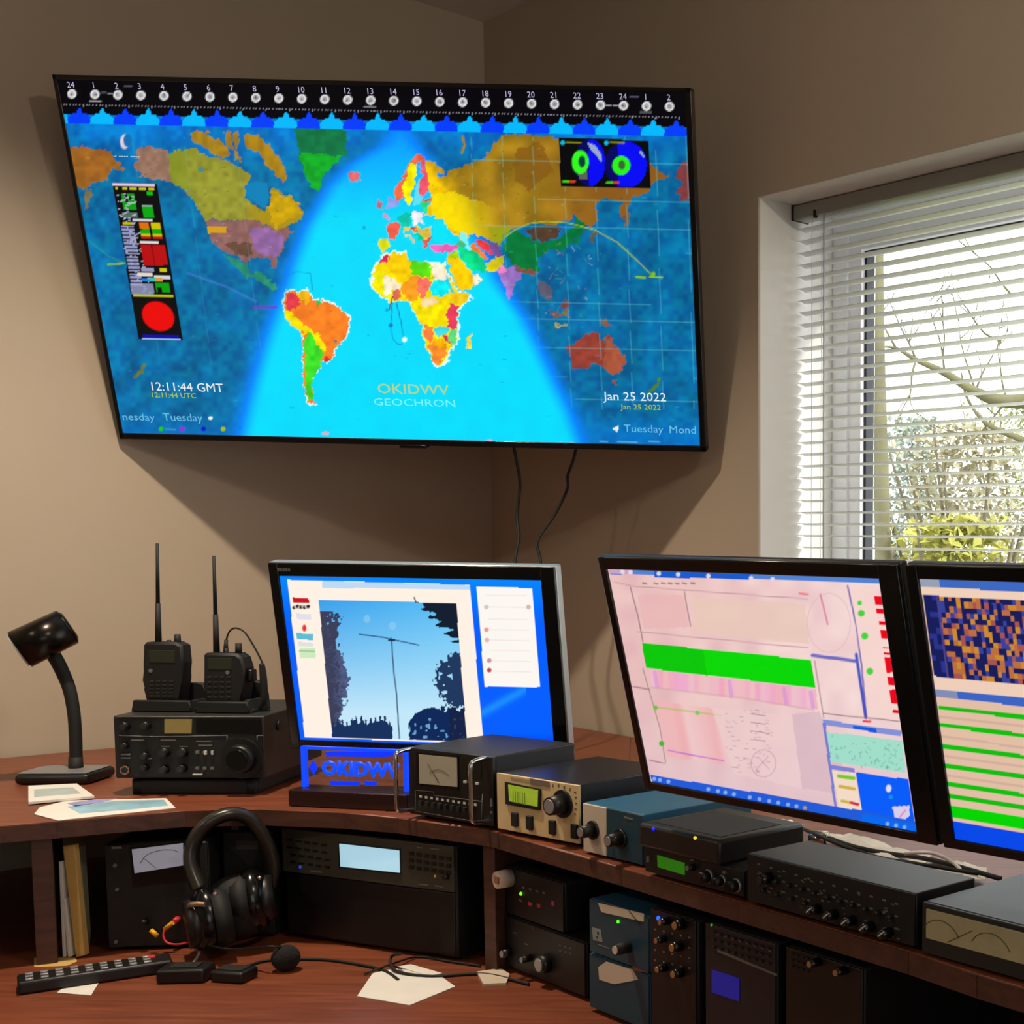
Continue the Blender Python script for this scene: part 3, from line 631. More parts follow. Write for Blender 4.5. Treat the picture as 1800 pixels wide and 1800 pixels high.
p.fill(rus * np.clip((X - 940) / 120, 0, 1), (135, 78, 30), .7); p.fill(warped([(905, 262), (950, 250), (975, 300), (930, 335), (905, 318)]) * .6 * (.5 + n1 * .5), (120, 68, 20)); p.fill(rus * np.clip((870 - X - (Y_ - 340) * -.3) / 60, 0, 1) * p.inside([(745, 300), (900, 300), (910, 440), (745, 440)]) * warped([(730, 342), (800, 338), (880, 370), (900, 428), (800, 440), (740, 400)]), (255, 235, 0), .65)
p.fill(p.inside([(858, 400), (900, 398), (888, 420), (876, 432), (866, 424)]), (150, 165, 20), .8)
p.line([(813, 240), (817, 255), (812, 268)], (170, 130, 30), 4)
for pts, c, n in (([(884, 432), (892, 418), (908, 404), (930, 420), (955, 428), (980, 420), (1005, 402), (1012, 382), (1030, 394), (1018, 424), (992, 436), (962, 440), (946, 456), (950, 474), (925, 478), (904, 468), (890, 452)], (0, 150, 60), (0, 118, 55)),
                  ([(922, 404), (955, 398), (985, 398), (978, 418), (955, 426), (936, 420)], (90, 65, 40), (82, 60, 42)), ([(832, 422), (840, 418), (856, 430), (866, 438), (872, 448), (860, 446), (846, 436)], (235, 60, 60), (235, 60, 60)),
                  ([(830, 430), (842, 434), (852, 446), (858, 456), (850, 454), (840, 444), (828, 440)], (255, 125, 40), (255, 125, 40)), ([(858, 430), (872, 428), (880, 440), (882, 455), (870, 450)], (150, 80, 200), (120, 80, 150)),
                  ([(854, 462), (872, 452), (884, 450), (886, 462), (876, 476), (866, 480), (856, 474)], (240, 215, 0), (200, 190, 30)), ([(874, 478), (884, 468), (900, 470), (918, 482), (912, 492), (904, 496), (900, 518), (896, 526), (888, 508), (882, 488)], (205, 130, 230), (150, 110, 190)),
                  ([(878, 470), (888, 466), (892, 478), (878, 482)], (250, 130, 200), (250, 130, 200)), ([(900, 466), (930, 474), (946, 480), (940, 486), (912, 478)], (200, 110, 70), (140, 80, 65)), ([(944, 492), (965, 500), (972, 512), (966, 528), (952, 520)], (110, 90, 110), (90, 90, 110)),
                  ([(962, 548), (985, 550), (998, 545), (1000, 556), (972, 558)], (180, 110, 60), (130, 95, 65)), ([(984, 534), (998, 526), (1002, 540), (990, 548)], (150, 70, 50), (130, 70, 55)), ([(972, 568), (996, 572), (996, 576), (974, 573)], (200, 190, 80), (170, 160, 80)),
                  ([(1054, 560), (1066, 564), (1078, 576), (1062, 575)], (180, 90, 50), (140, 90, 60)), ([(997, 612), (1012, 604), (1020, 600), (1030, 590), (1045, 584), (1054, 588), (1052, 596), (1064, 600), (1070, 587), (1078, 602), (1092, 616), (1098, 636), (1091, 656), (1078, 661), (1064, 650), (1054, 640), (1040, 640), (1022, 648), (1006, 650), (1002, 632)], (190, 70, 50), (150, 62, 50)),
                  ([(1072, 590), (1080, 603), (1092, 616), (1098, 636), (1091, 656), (1078, 661), (1064, 650), (1060, 640), (1064, 600)], (180, 90, 60), (168, 84, 58)), ([(1078, 668), (1086, 668), (1083, 676), (1078, 674)], (180, 90, 60), (160, 90, 60)),
                  ([(1138, 690), (1150, 675), (1158, 662), (1162, 667), (1152, 684), (1142, 696)], (120, 170, 40), (80, 130, 50)), ([(233, 664), (246, 648), (254, 638), (259, 643), (250, 656), (240, 668)], (120, 130, 40), (100, 115, 50)),
                  ([(1094, 380), (1104, 372), (1106, 388), (1098, 396)], (170, 110, 60), (130, 90, 60)), ([(1032, 424), (1045, 408), (1048, 416), (1040, 428)], (150, 110, 60), (100, 95, 70))): land(pts, c, n)
land([(1190, 300), (1205, 284), (1212, 284), (1214, 352), (1200, 356), (1190, 338), (1200, 322), (1188, 316)], (180, 60, 50), (130, 60, 60))
# caspian, black sea, mediterranean
p.poly([(810, 408), (820, 410), (824, 430), (830, 440), (822, 440), (814, 428), (808, 416)], (120, 245, 250)); p.poly([(760, 392), (770, 385), (786, 396), (784, 408), (792, 420), (800, 428), (778, 430), (762, 424)], (0, 230, 250)); p.poly([(808, 422), (820, 430), (816, 436), (800, 430)], (70, 190, 120))
p.poly([(730, 330), (738, 310), (736, 340), (745, 350), (736, 360), (726, 362)], (120, 230, 245), .8)
p.poly([(783, 478), (790, 496), (800, 516), (794, 514), (784, 494)], (0, 200, 250), .8)
# place names and borders too small to read
LM = (p.c[:, 0] > 95)
for k in range(420):
    x = rng.uniform(130, 1190); y = rng.uniform(235, 640); L_ = rng.uniform(2, 7); w_ = rng.uniform(-3, 3)
    m0 = p.c.copy(); p.line([(x, y), (x + L_, y + w_)], (90, 60, 40) if k % 3 else (210, 200, 190), 1.1, .45); p.c = np.where(LM[:, None], p.c, m0)
# lakes and hudson bay
p.poly([(432, 328), (450, 318), (470, 322), (474, 345), (466, 368), (448, 356), (436, 344)], (10, 130, 185)); p.disc(353, 298, 5, (30, 140, 180), a=.7)
# east asia scribbles
for k in range(60):
    x = rng.uniform(948, 1055); y = rng.uniform(415, 560); L_ = rng.uniform(3, 14)
    if rng.random() < .75: p.line([(x, y), (x + rng.uniform(-1, 1) * L_, y + rng.uniform(-1, 1) * L_)], [(190, 220, 235), (10, 90, 220), (60, 170, 120), (180, 120, 110)][rng.integers(4)], 1.5, .65)
for k in range(150):
    x = rng.uniform(130, 1200); y = rng.uniform(330, 760); p.line([(x, y), (x + rng.uniform(2, 8), y)], (0, 60, 110) if rng.random() < .6 else (120, 190, 210), 1.3, .28)
for x, y in ((680, 545), (1073, 575), (640, 400), (1048, 520), (590, 600)): p.disc(x, y, 3, (0, 110, 200), a=.5)
# graticule on the night side
for x in np.arange(830, 1215, 54):
    m = (np.abs(X - x - (Y_ - 300) * .03) < .8) & (Y_ > 240) & (Y_ < 720); p.fill(m * (1 - DL_), (120, 200, 205), .35)
for y in (282, 350, 398, 440, 500, 530, 560, 610, 660, 700):
    m = (np.abs(Y_ - y - (X - 900) * .02) < .8) & (X > 830); p.fill(m * (1 - DL_), (130, 200, 205), .35)
for x in (240, 330, 420): p.fill((np.abs(X - x - (Y_ - 300) * .12) < .8) & (Y_ > 240) & (Y_ < 640), (120, 180, 190), .2)
# tracks
arc = [(890, 415), (905, 404), (930, 393), (960, 389), (1000, 392), (1045, 404), (1085, 426), (1120, 458), (1142, 480)]; p.line(arc, (190, 200, 40), 2, .85)
p.line([(1118, 487), (1134, 488)], (150, 200, 0), 3); p.line([(1142, 486), (1164, 488)], (150, 200, 0), 3); p.disc(1148, 482, 4, (130, 190, 20))
p.line([(150, 418), (190, 450), (218, 462)], (60, 170, 130), 1.5, .7); p.line([(190, 465), (218, 463)], (150, 200, 20), 3); p.line([(330, 480), (400, 505), (450, 530)], (90, 130, 220), 4, .5); p.line([(446, 540), (486, 540)], (130, 60, 210), 5, .7)
p.line([(689, 532), (688, 570)], (0, 100, 170), 1.5, .8); p.line([(697, 533), (706, 570), (710, 596)], (0, 100, 170), 1.5, .8); p.line([(687, 575), (690, 595), (700, 606), (708, 604)], (0, 110, 200), 1.5, .7); p.disc(711, 597, 4.5, (245, 255, 255)); p.disc(687, 572, 3.5, (0, 110, 210)); p.line([(684, 545), (690, 522)], (100, 60, 50), 2)
p.line([(497, 490), (520, 478), (545, 480), (550, 510)], (0, 130, 180), 1.5, .6)
for x, y in ((860, 776), (985, 781), (1004, 781), (1060, 784), (572, 762)): p.disc(x, y, 7, (235, 170, 190), ry=3)
# black header with clock faces
hy = lambda x: (x - 100) * .0212
p.fill(Y_ < 200 + hy(X), (2, 2, 8)); 
bl1, bl2 = (0, 62, 255), (0, 185, 255)
for k in range(28):
    cx_ = 139 + k * 40.35 - 40.35 * 0; c = bl1 if k % 2 == 0 else bl2; h = hy(cx_)
    b0 = 217 + hy(cx_)
    p.poly([(cx_ - 21, b0), (cx_ - 20, 206 + h), (cx_ - 12, 199 + h), (cx_ - 5, 198 + h), (cx_ - 3, 192 + h), (cx_ + .5, 187 + h), (cx_ + 4, 192 + h), (cx_ + 6, 198 + h), (cx_ + 13, 199 + h), (cx_ + 20, 207 + h), (cx_ + 21, b0 + .8)], c)
p.poly([(100, 216), (98, 198), (118, 202), (119, 217)], bl2)
for k in range(190):
    x = 106 + k * 5.75; p.fill((np.abs(X - x) < 1.1) & (np.abs(Y_ - 184 - hy(x)) < 1.0 + (k % 7 == 0) * 1.6), (190, 190, 205), .7)
for k in range(27):
    cx_ = 126.5 + k * 40.4; cy_ = 164.5 + hy(cx_); p.disc(cx_, cy_, 8, (235, 235, 235)); p.disc(cx_, cy_, 5, (90, 90, 95), a=.35 + .3 * rng.random()); p.line([(cx_, cy_), (cx_ + rng.uniform(-4, 4), cy_ + rng.uniform(-4, 4))], (40, 40, 40), 1.2)
for x, y in ((178, 163), (190, 164), (1066, 185), (1078, 186)): p.line([(x, y), (x + 8, y)], (150, 150, 160), 2)
for x, y in ((218, 152), (1108, 170)): p.line([(x, y), (x + 14, y)], (90, 90, 110), 2.5)
for x, y in ((158, 177), (640, 187), (1125, 197)): p.line([(x, y), (x + 20, y + .4)], (200, 200, 200), 2)
# data panel on the left
def sk(x, y): return (x + (y - 322) * .165, y)
def R_(x0, y0, x1, y1, c, a=1.0): p.poly([sk(x0, y0), sk(x1, y0 + (x1 - x0) * .018), sk(x1, y1 + (x1 - x0) * .018), sk(x0, y1)], c, a)
R_(198, 322, 276, 597, (6, 8, 10)); R_(198, 323, 272, 326, (230, 200, 215))
for a_ in ((201, 206), (214, 222), (227, 238), (243, 255), (259, 270)): R_(a_[0], 329, a_[1], 334, (190, 195, 10))
R_(210, 340, 232, 368, (0, 160, 10)); R_(214, 335, 220, 356, (5, 12, 12)); R_(222, 344, 228, 352, (5, 12, 12)); R_(255, 337, 265, 344, (0, 190, 10)); R_(242, 362, 262, 382, (0, 170, 15)); R_(205, 372, 232, 382, (110, 150, 140), .7)
for k in range(110):
    x = rng.uniform(199, 232 if k < 80 else 215); y = rng.uniform(338, 520); 
    if k < 80 or y < 470: R_(x, y, x + rng.uniform(1.5, 6), y + 2, (195, 195, 220), .85)
for y in range(396, 500, 6): R_(201, y, 222, y + 3.6, (170, 175, 225), .85)
R_(243, 360, 262, 363, (170, 170, 190)); R_(222, 384, 258, 388, (200, 200, 215)); R_(204, 390, 220, 394, (190, 185, 10))
for x0, x1 in ((233, 249), (253, 270)): R_(x0, 391, x1, 402, (225, 110, 10) if x0 < 240 else (210, 190, 0)); R_(x0, 403, x1, 411, (0, 170, 20)); R_(x0, 411, x1, 415, (200, 190, 0)); R_(x0, 415, x1, 420, (190, 30, 20))
R_(229, 424, 262, 428, (220, 220, 220)); R_(229, 431, 247, 466, (185, 10, 16)); R_(250, 431, 271, 466, (185, 10, 16)); R_(247, 436, 250, 466, (130, 6, 10))
R_(224, 470, 245, 478, (150, 150, 190)); R_(256, 472, 268, 477, (200, 200, 0)); R_(216, 480, 242, 486, (225, 215, 210)); R_(243, 483, 272, 490, (210, 210, 215)); R_(222, 489, 236, 494, (0, 140, 240)); R_(236, 489, 246, 494, (60, 190, 160)); R_(246, 489, 258, 494, (225, 150, 60)); R_(200, 497, 240, 516, (160, 165, 205), .8); R_(244, 497, 268, 514, (0, 160, 10)); R_(246, 506, 254, 514, (6, 8, 10)); R_(202, 518, 272, 522, (190, 190, 10))
cx_, cy_ = 278, 556; d = np.hypot((X - cx_ - (Y_ - cy_) * .16) / 29, (Y_ - cy_ - (X - cx_) * .03) / 27); p.fill(np.clip((1 - d) * 14, 0, 1), (235, 6, 6))
R_(206, 588, 270, 594, (8, 8, 170)); R_(204, 595, 272, 597, (170, 190, 230))
# inset globes at the right
p.poly([(982, 242), (1139, 247), (1143, 331), (986, 327)], (4, 6, 10))
for gx_, gy_, r0 in ((1037, 286, 28), (1100, 290, 38)):
    d = np.hypot((X - gx_) / (27 if gx_ < 1050 else 37), (Y_ - gy_) / 41); m = (d < 1) & p.inside([(984, 244), (1137, 249), (1141, 329), (988, 325)])
    p.fill(m, (2, 8, 245)); p.fill(m & (X < gx_ - (2 if gx_ < 1050 else 14)), (2, 4, 70), .85)
p.fill(p.inside([(1032, 250), (1046, 255), (1056, 270), (1058, 285), (1050, 276), (1038, 262)]), (150, 170, 200)); p.fill(p.inside([(1014, 302), (1032, 300), (1034, 316), (1020, 316)]), (90, 100, 80)); p.poly([(1122, 264), (1130, 268), (1134, 278), (1126, 272)], (150, 170, 170))
p.disc(1020, 285, 15, (50, 250, 30), ry=21); p.disc(1023, 284, 6, (10, 60, 60), ry=10); p.disc(1092, 291, 16, (40, 245, 20), ry=17); p.disc(1093, 290, 6, (60, 100, 60), ry=8)
for x in (986, 1063): p.disc(x + 3, 251, 4, (0, 190, 230)); p.line([(x + 10, 250), (x + 34, 251)], (170, 170, 10), 3.5, .8)
for x, y in ((990, 319), (1067, 321)): p.line([(x, y), (x + 9, y)], (60, 200, 20), 4); p.line([(x + 12, y), (x + 20, y)], (210, 60, 30), 4)
# moon mark top left and legend dots
p.disc(219, 249, 8, (225, 205, 220), ry=13); p.disc(224, 247, 7, (20, 110, 180), ry=11); p.disc(370, 735, 4, (240, 245, 255), ry=3)
for x, c in ((283, (20, 200, 10)), (320, (160, 40, 220)), (358, (0, 20, 200)), (392, (170, 190, 0))): p.disc(x, 754, 4.2, c)
p.line([(291, 754), (308, 755)], (120, 180, 200), 2, .7); p.poly([(1076, 754), (1087, 748), (1086, 760)], (235, 240, 245))
for x0, x1 in ((1055, 1068), (1085, 1120), (1140, 1160)): p.line([(x0, 776), (x1, 777)], (120, 190, 240), 2, .8)
p.build('screen', tv)
# words on the map
def on_tv(x, y):
    q = Mtv.inverted() @ onp(x, y, Mtv.to_3x3() @ Vector((0, 1, 0)), Mtv.translation); return q.x, q.z
def tvtext(items, col, nm, part='caption'):
    for body, x, y, h, xs in items:
        a, c = on_tv(x, y); text_part(part, [(body, a, c, h / 860 * 1.38, xs, -.0016)], glow(nm, col, 1.0), tv, Mtv)
tvtext([('12:11:44 GMT', 264, 686, 15.5, 1.06), ('Jan 25 2022', 1062, 703, 15.5, 1.1), ('- ---- ----', 202, 277, 7, 1.3)], (230, 240, 240), 'white_caption')
tvtext([('12:11:44 UTC', 266, 698, 9, 1.15), ('Jan 25 2022', 1092, 719, 9.5, 1.15)], (175, 200, 10), 'yellow_green_caption')
tvtext([('nesday', 216, 738, 13, 1.2), ('Tuesday', 288, 739, 14, 1.1), ('Tuesday', 1097, 759, 14, 1.1), ('Mond', 1176, 761, 14, 1.1)], (105, 190, 225), 'pale_blue_caption')
tvtext([('OKIDWV', 664, 691, 18, 1.25)], (200, 205, 110), 'call_sign_caption')
tvtext([('GEOCHRON', 657, 712, 13, 1.45)], (120, 245, 250), 'map_title_caption')
tvtext([(str(h), 122 + k * 40.4 - (3 if h > 9 else 0), 154 + k * .86, 9.5, 1.0) for k, h in enumerate([24, 1, 2, 3, 4, 5, 6, 7, 8, 9, 10, 11, 12, 13, 14, 15, 16, 17, 18, 19, 20, 21, 22, 23, 24, 1, 2])], (185, 180, 215), 'hour_caption', 'hour_number')
# cables hanging down behind
def hang(pts, lab):
    q = [onp(x, y, Vector((0, 1, 0)), Vector((0, yy, 0))) for x, y, yy in pts]
    t = MB().tube(q, 0.0032, 8); o = t.build('hanging_cable', M_rubber); tag(o, lab, 'cable', 'cables dropping from the wall television')
hang([(893, 730, 2.9), (905, 795, 2.9), (914, 850, 2.92), (909, 905, 2.93), (912, 945, 2.9), (905, 990, 2.86), (906, 1060, 2.8), (900, 1130, 2.76), (900, 1250, 2.72)], 'thin black cable dropping straight from the wall television, left one of two')
hang([(1020, 740, 2.9), (1010, 800, 2.9), (998, 836, 2.92), (997, 860, 2.93), (975, 905, 2.94), (945, 950, 2.92), (950, 985, 2.88), (954, 1060, 2.82), (945, 1130, 2.78), (942, 1250, 2.74)], 'thin black cable swinging down from the wall television, right one of two')

# ---- monitors
def monitor(name, lab, Mw, W, H, ins, edge_m, thick, base_z, depth_off):
    """ins: left, right, top, bottom bezel widths"""
    l, r, t_, b_ = ins
    bc = Mw @ Vector((0, .05, 0)); base = Matrix.Translation((bc.x, bc.y, base_z)) @ Matrix.Rotation(Mw.to_euler('ZXY').z if False else math.atan2((Mw.to_3x3() @ Vector((1, 0, 0))).y, (Mw.to_3x3() @ Vector((1, 0, 0))).x), 4, 'Z')
    T = thing(name, base, lab, 'monitor')
    q = MB()
    q.box(-W / 2 + .001, -W / 2 + l, -.004, .006, -H / 2 + .001, H / 2 - .001, .0015); q.box(W / 2 - r, W / 2 - .001, -.004, .006, -H / 2 + .001, H / 2 - .001, .0015)
    q.box(-W / 2 + l - .002, W / 2 - r + .002, -.0035, .006, H / 2 - t_, H / 2 - .001, .0015); q.box(-W / 2 + l - .002, W / 2 - r + .002, -.0035, .006, -H / 2 + .001, -H / 2 + b_, .0015)
    BZ = q.build('bezel', M_gloss, T, Mw)
    MB().box(-W / 2, W / 2, .001, thick, -H / 2, H / 2, .002).build('rim', edge_m, T, Mw)
    MB().box(-W / 2 + .05, W / 2 - .05, thick - .001, thick + .022, -H / 2 + .045, H / 2 - .06, .01).build('back_shell', M_black, T, Mw)
    bl_ = base.inverted() @ (Mw @ Vector((0, thick + .02, -.02)))
    SP = MB().cyl((0, depth_off, .012), (0, depth_off, bl_.z + .02), .016, .016, 24).build('stand_pole', M_black, T, base)
    MB().box(-.03, .03, bl_.y, depth_off + .016, bl_.z - .02, bl_.z + .02, .006).build('stand_arm', M_black, SP, base)
    MB().cyl((0, depth_off, .0006), (0, depth_off, .012), .09, .085, 40).build('stand_base', M_black2, T, base)
    return T
SHZ = SZ
M1w = Matrix.Translation((-.90576, 2.3051, -.20769 + ZC)) @ rot3(-.11463, .16008, .00194).to_4x4()
M1W, M1H = .51, .3335
mon1 = monitor('computer_monitor', 'silver-edged monitor showing a mast against blue sky between trees', M1w, M1W, M1H, (.018, .026, .024, .017), M_silver, .024, SHZ, .17)
M2w = Matrix.Translation((-.22215, 1.56248, -.17117 + ZC)) @ rot3(-.68515, .22947, .0009).to_4x4()
M2W, M2H = .5, .3127
mon2 = monitor('computer_monitor', 'black-framed monitor showing pink windows with a wide green band', M2w, M2W, M2H, (.013, .029, .017, .012), M_black, .013, SHZ, .6)
# third monitor continues the row to the right
a_ = M2w @ Vector((M2W / 2 + .0075, 0, 0)); y3 = -.66
R3 = rot3(y3, .22947, .0009); ctr = a_ + R3 @ Vector((M2W / 2, 0, 0))
M3w = Matrix.Translation(ctr) @ R3.to_4x4()
mon3 = monitor('computer_monitor', 'black-framed monitor showing an orange and blue chequered window over green bars', M3w, M2W, M2H, (.016, .033, .016, .012), M_black, .013, SHZ, .6)

# picture 1
p = Pic(M1w @ Matrix.Translation((-.004, -.0005, -.0035)), M1W - .043, M1H - .040, 330, 210); X, Y_ = p.x, p.y
p.c[:] = (0, 95, 255); p.c += np.clip((1100 - Y_) / 90, 0, 1)[:, None] * np.array((0, 45, 0)); p.c -= np.clip((Y_ - 1290) / 30, 0, 1)[:, None] * np.array((0, 50, 40)) * (X > 850)[:, None]
p.fill(np.exp(-((Y_ - (1252 - (X - 850) * .55 - 0.000 * X)) / 9) ** 2) * (X > 840) * (X < 925), (40, 170, 255), .6)
p.fill((Y_ < 1020), (0, 130, 250))
p.poly([(505, 1019), (826, 1028), (850, 1308), (536, 1296)], (255, 242, 228)); p.poly([(566, 1021), (826, 1029), (827, 1037), (567, 1033)], (190, 218, 245))
sky = [(560, 1055), (802, 1060), (821, 1303), (584, 1296)]; m = p.inside(sky)
ys = np.clip((Y_ - 1055) / 200, 0, 1)[:, None]; xs_ = np.clip((X - 560) / 240, 0, 1)[:, None]
col = np.array((58, 160, 235.)) * (1 - ys) + np.array((195, 232, 250.)) * ys; col = col + np.array((30, 30, 10.)) * xs_ * (1 - ys); p.fill(m, col)
nn = vnoise(X, Y_, 9, 11) * .6 + vnoise(X, Y_, 4, 12) * .5
tl = m & (X < 566 + 22 * np.clip((Y_ - 1078) / 70, 0, 1.0) + 18 * nn + 14 * np.exp(-((Y_ - 1200) / 40) ** 2)) & (Y_ > 1075); p.fill(tl, np.array((72, 82, 118.))[None] * (.75 + .5 * nn[:, None]))
p.fill(m & (X < 575 + 30 * nn) & (Y_ > 1075) & (nn > .35), (60, 62, 90))
p.fill(m & (Y_ > 1278 - 14 * vnoise(X, Y_ * 0, 7, 13) - 8 * ((X * .12 % 1) < .4)) & (X < 690), (20, 48, 92))
tr = m & (X > 728 + (Y_ - 1060) * .9 + 20 * np.abs(np.sin(Y_ * .22)) * nn * 1.5) & (Y_ < 1130); p.fill(tr, (14, 30, 48))
tr = m & (np.hypot((X - 812) / 50, (Y_ - 1195) / 50) + nn * .45 - .2 < 1) & (Y_ < 1250) & ((nn > .3) | (X > 795)); p.fill(tr, (30, 55, 95))
tr = m & (np.hypot((X - 757) / 42, (Y_ - 1285) / 44) + .12 * nn < 1) | (m & (X > 775) & (Y_ > 1262 - nn * 30)); p.fill(tr & m, (10, 40, 88)); p.fill(tr & m & (vnoise(X, Y_, 5, 15) > .8) & (Y_ > 1262), (110, 160, 200)); p.fill(tr & m & (X > 790), (22, 30, 60), .7)
for x, y in ((645, 1088), (690, 1100)): p.disc(x, y, 6, (160, 210, 235), ry=7, a=.5)
p.line([(632, 1115), (672, 1120), (736, 1134)], (40, 70, 110), 1.8); p.line([(688, 1122), (692, 1180), (697, 1220), (702, 1298)], (60, 90, 120), 2.2); p.line([(684, 1125), (693, 1125)], (30, 50, 80), 4); p.line([(728, 1050), (731, 1058)], (60, 60, 60), 2)
p.poly([(514, 1050), (542, 1052), (544, 1060), (515, 1059)], (205, 20, 30)); 
for k in range(9): p.disc(517 + k * 3.1, 1068 - (k % 3), 3, (30, 30, 32) if k % 2 == 0 else (200, 190, 180))
p.poly([(521, 1078), (546, 1080), (547, 1090), (522, 1088)], (225, 225, 238)); p.disc(535, 1104, 3.5, (235, 50, 50), ry=6); p.poly([(521, 1113), (550, 1114), (551, 1125), (522, 1124)], (90, 190, 215)); p.poly([(524, 1128), (550, 1130), (550, 1137), (525, 1136)], (225, 225, 225)); p.poly([(526, 1139), (554, 1140), (555, 1158), (528, 1157)], (205, 235, 190)); p.line([(526, 1144), (553, 1145)], (120, 180, 110), 1.5)
p.poly([(838, 1031), (936, 1034), (950, 1208), (852, 1207)], (252, 247, 240))
for y in (1046, 1067, 1088, 1107, 1125, 1143, 1162, 1180): p.line([(855 + (y - 1040) * .06, y), (925 + (y - 1040) * .06, y + 1)], (240, 215, 205), 1.2, .7)
for x, y, c in ((855, 1067, (190, 190, 200)), (929, 1067, (220, 160, 150)), (855, 1107, (235, 130, 130)), (856, 1125, (215, 170, 165)), (860, 1161, (190, 120, 130)), (860, 1178, (170, 30, 40))): p.disc(x, y, 4, c, a=.8)
p.build('screen', mon1)
b = MB()
for k in range(5): b.box(-M1W / 2 + .018 + k * .0048, -M1W / 2 + .0215 + k * .0048, -.0045, -.003, M1H / 2 - .015, M1H / 2 - .010)
nest(b.build('maker_badge', M_label, mon1, M1w), [k for k in mon1.children if k.name.startswith('bezel')][0])
# picture 2
p = Pic(M2w @ Matrix.Translation((-.008, -.0005, -.0025)), M2W - .041, M2H - .028, 330, 210); X, Y_ = p.x, p.y
p.c[:] = (232, 190, 188); p.c += (vnoise(X, Y_, 30, 21)[:, None] - .5) * np.array((14, 22, 14)); p.c += np.clip((X - 1150) / 350, 0, 1)[:, None] * np.array((10, 22, 22)); p.fill(np.clip((Y_ - 1200) / 200, 0, 1), (222, 190, 198), .7)
p.poly([(1069, 998), (1552, 1016), (1554, 1026), (1073, 1009)], (80, 130, 210)); p.poly([(1150, 1003), (1320, 1008), (1320, 1020), (1150, 1014)], (20, 90, 205)); p.poly([(1069, 998), (1112, 1000), (1113, 1010), (1072, 1008)], (205, 160, 190))
for x in (1094, 1108, 1158, 1192, 1245, 1320, 1358): p.disc(x, 1005 + (x - 1094) * .05, 4, (225, 215, 235))
def pl(pts, c=(190, 150, 150), w=1.6, a=.9): p.line(pts, c, w, a)
pl([(1080, 1023), (1110, 1030), (1160, 1034), (1420, 1053)]); pl([(1108, 1032), (1122, 1085), (1130, 1128)], (150, 115, 115), 2); pl([(1120, 1110), (1210, 1119), (1420, 1139)]); p.poly([(1122, 1047), (1200, 1045), (1212, 1102), (1132, 1106)], (232, 180, 180), .7); pl([(1203, 1040), (1207, 1065), (1214, 1100)], (175, 140, 140), 2.5); p.poly([(1215, 1050), (1415, 1062), (1422, 1132), (1224, 1112)], (232, 200, 184), .8)
for x in (1130, 1150, 1163, 1175, 1187, 1200, 1215): p.line([(x, 1025), (x + 6, 1026)], (120, 100, 90), 3, .7)
p.poly([(1128, 1130), (1426, 1160), (1434, 1210), (1136, 1174)], (0, 215, 5)); p.poly([(1128, 1130), (1236, 1141), (1243, 1188), (1136, 1174)], (0, 195, 8), .8)
stp = p.inside([(1138, 1176), (1434, 1212), (1438, 1248), (1145, 1208)]); p.fill(stp, np.stack([np.full(X.size, 238.), 165 + 30 * vnoise(X, X * 0, 9, 5), 185 + 20 * vnoise(X, X * 0, 14, 6)], 1))
for x in (1151, 1282, 1378, 1425): p.line([(x, 1180 + (x - 1140) * .13), (x + 4, 1206 + (x - 1140) * .13)], (205, 140, 215), 7, .5)
pl([(1145, 1208), (1300, 1226), (1430, 1248)], (205, 170, 170), 3, .6); pl([(1112, 1207), (1142, 1212)], (150, 110, 130), 2); pl([(1130, 1175), (1150, 1245), (1160, 1280), (1170, 1340)], (150, 130, 120), 1.6); pl([(1142, 1336), (1168, 1342)], (160, 110, 140), 2)
lb = p.inside([(1150, 1232), (1270, 1248), (1280, 1345), (1172, 1330)]); p.fill(lb, np.stack([np.full(X.size, 238.), 168 + 34 * vnoise(X - (Y_ - 1240) * .2, X * 0, 14, 8), 172 + 28 * vnoise(X - (Y_ - 1240) * .2, X * 0, 14, 8)], 1), .85)
p.line([(1152, 1243), (1225, 1252), (1268, 1258)], (165, 195, 90), 2.2, .8); p.disc(1152, 1244, 4, (110, 190, 70)); p.disc(1226, 1253, 4, (130, 200, 90)); p.disc(1163, 1307, 4.5, (70, 180, 60)); p.line([(1175, 1319), (1225, 1329), (1272, 1337)], (190, 120, 205), 2.5)
p.poly([(1392, 1258), (1250, 1243), (1290, 1360), (1410, 1386)], (238, 205, 205), .6); p.poly([(1392, 1256), (1410, 1386), (1505, 1400), (1440, 1250)], (214, 180, 192), .7)
for k in range(70):
    x = rng.uniform(1275, 1355); y = rng.uniform(1248, 1358); L_ = rng.uniform(2, 7); p.line([(x, y), (x + L_, y + 1)], (170, 140, 150), 1.3, .6)
for y in (1255, 1270, 1285, 1300): p.line([(1320, y), (1345, y + 3)], (150, 120, 135), 1.6, .6)
th = np.linspace(0, 6.28, 20); p.line([(1342 + 22 * math.cos(t), 1342 + 24 * math.sin(t)) for t in th], (180, 150, 160), 1.5, .7); p.line([(1330, 1352), (1350, 1330)], (170, 140, 150), 1.4, .6); p.line([(1332, 1330), (1352, 1352)], (170, 140, 150), 1.4, .6)
th = np.linspace(0, 6.28, 24); p.line([(1457 + 38 * math.cos(t), 1095 + 52 * math.sin(t)) for t in th], (222, 185, 192), 1.6, .8); p.line([(1442, 1045), (1455, 1097)], (215, 120, 150), 3, .8); p.line([(1405, 1043), (1420, 1045)], (235, 90, 100), 3, .7)
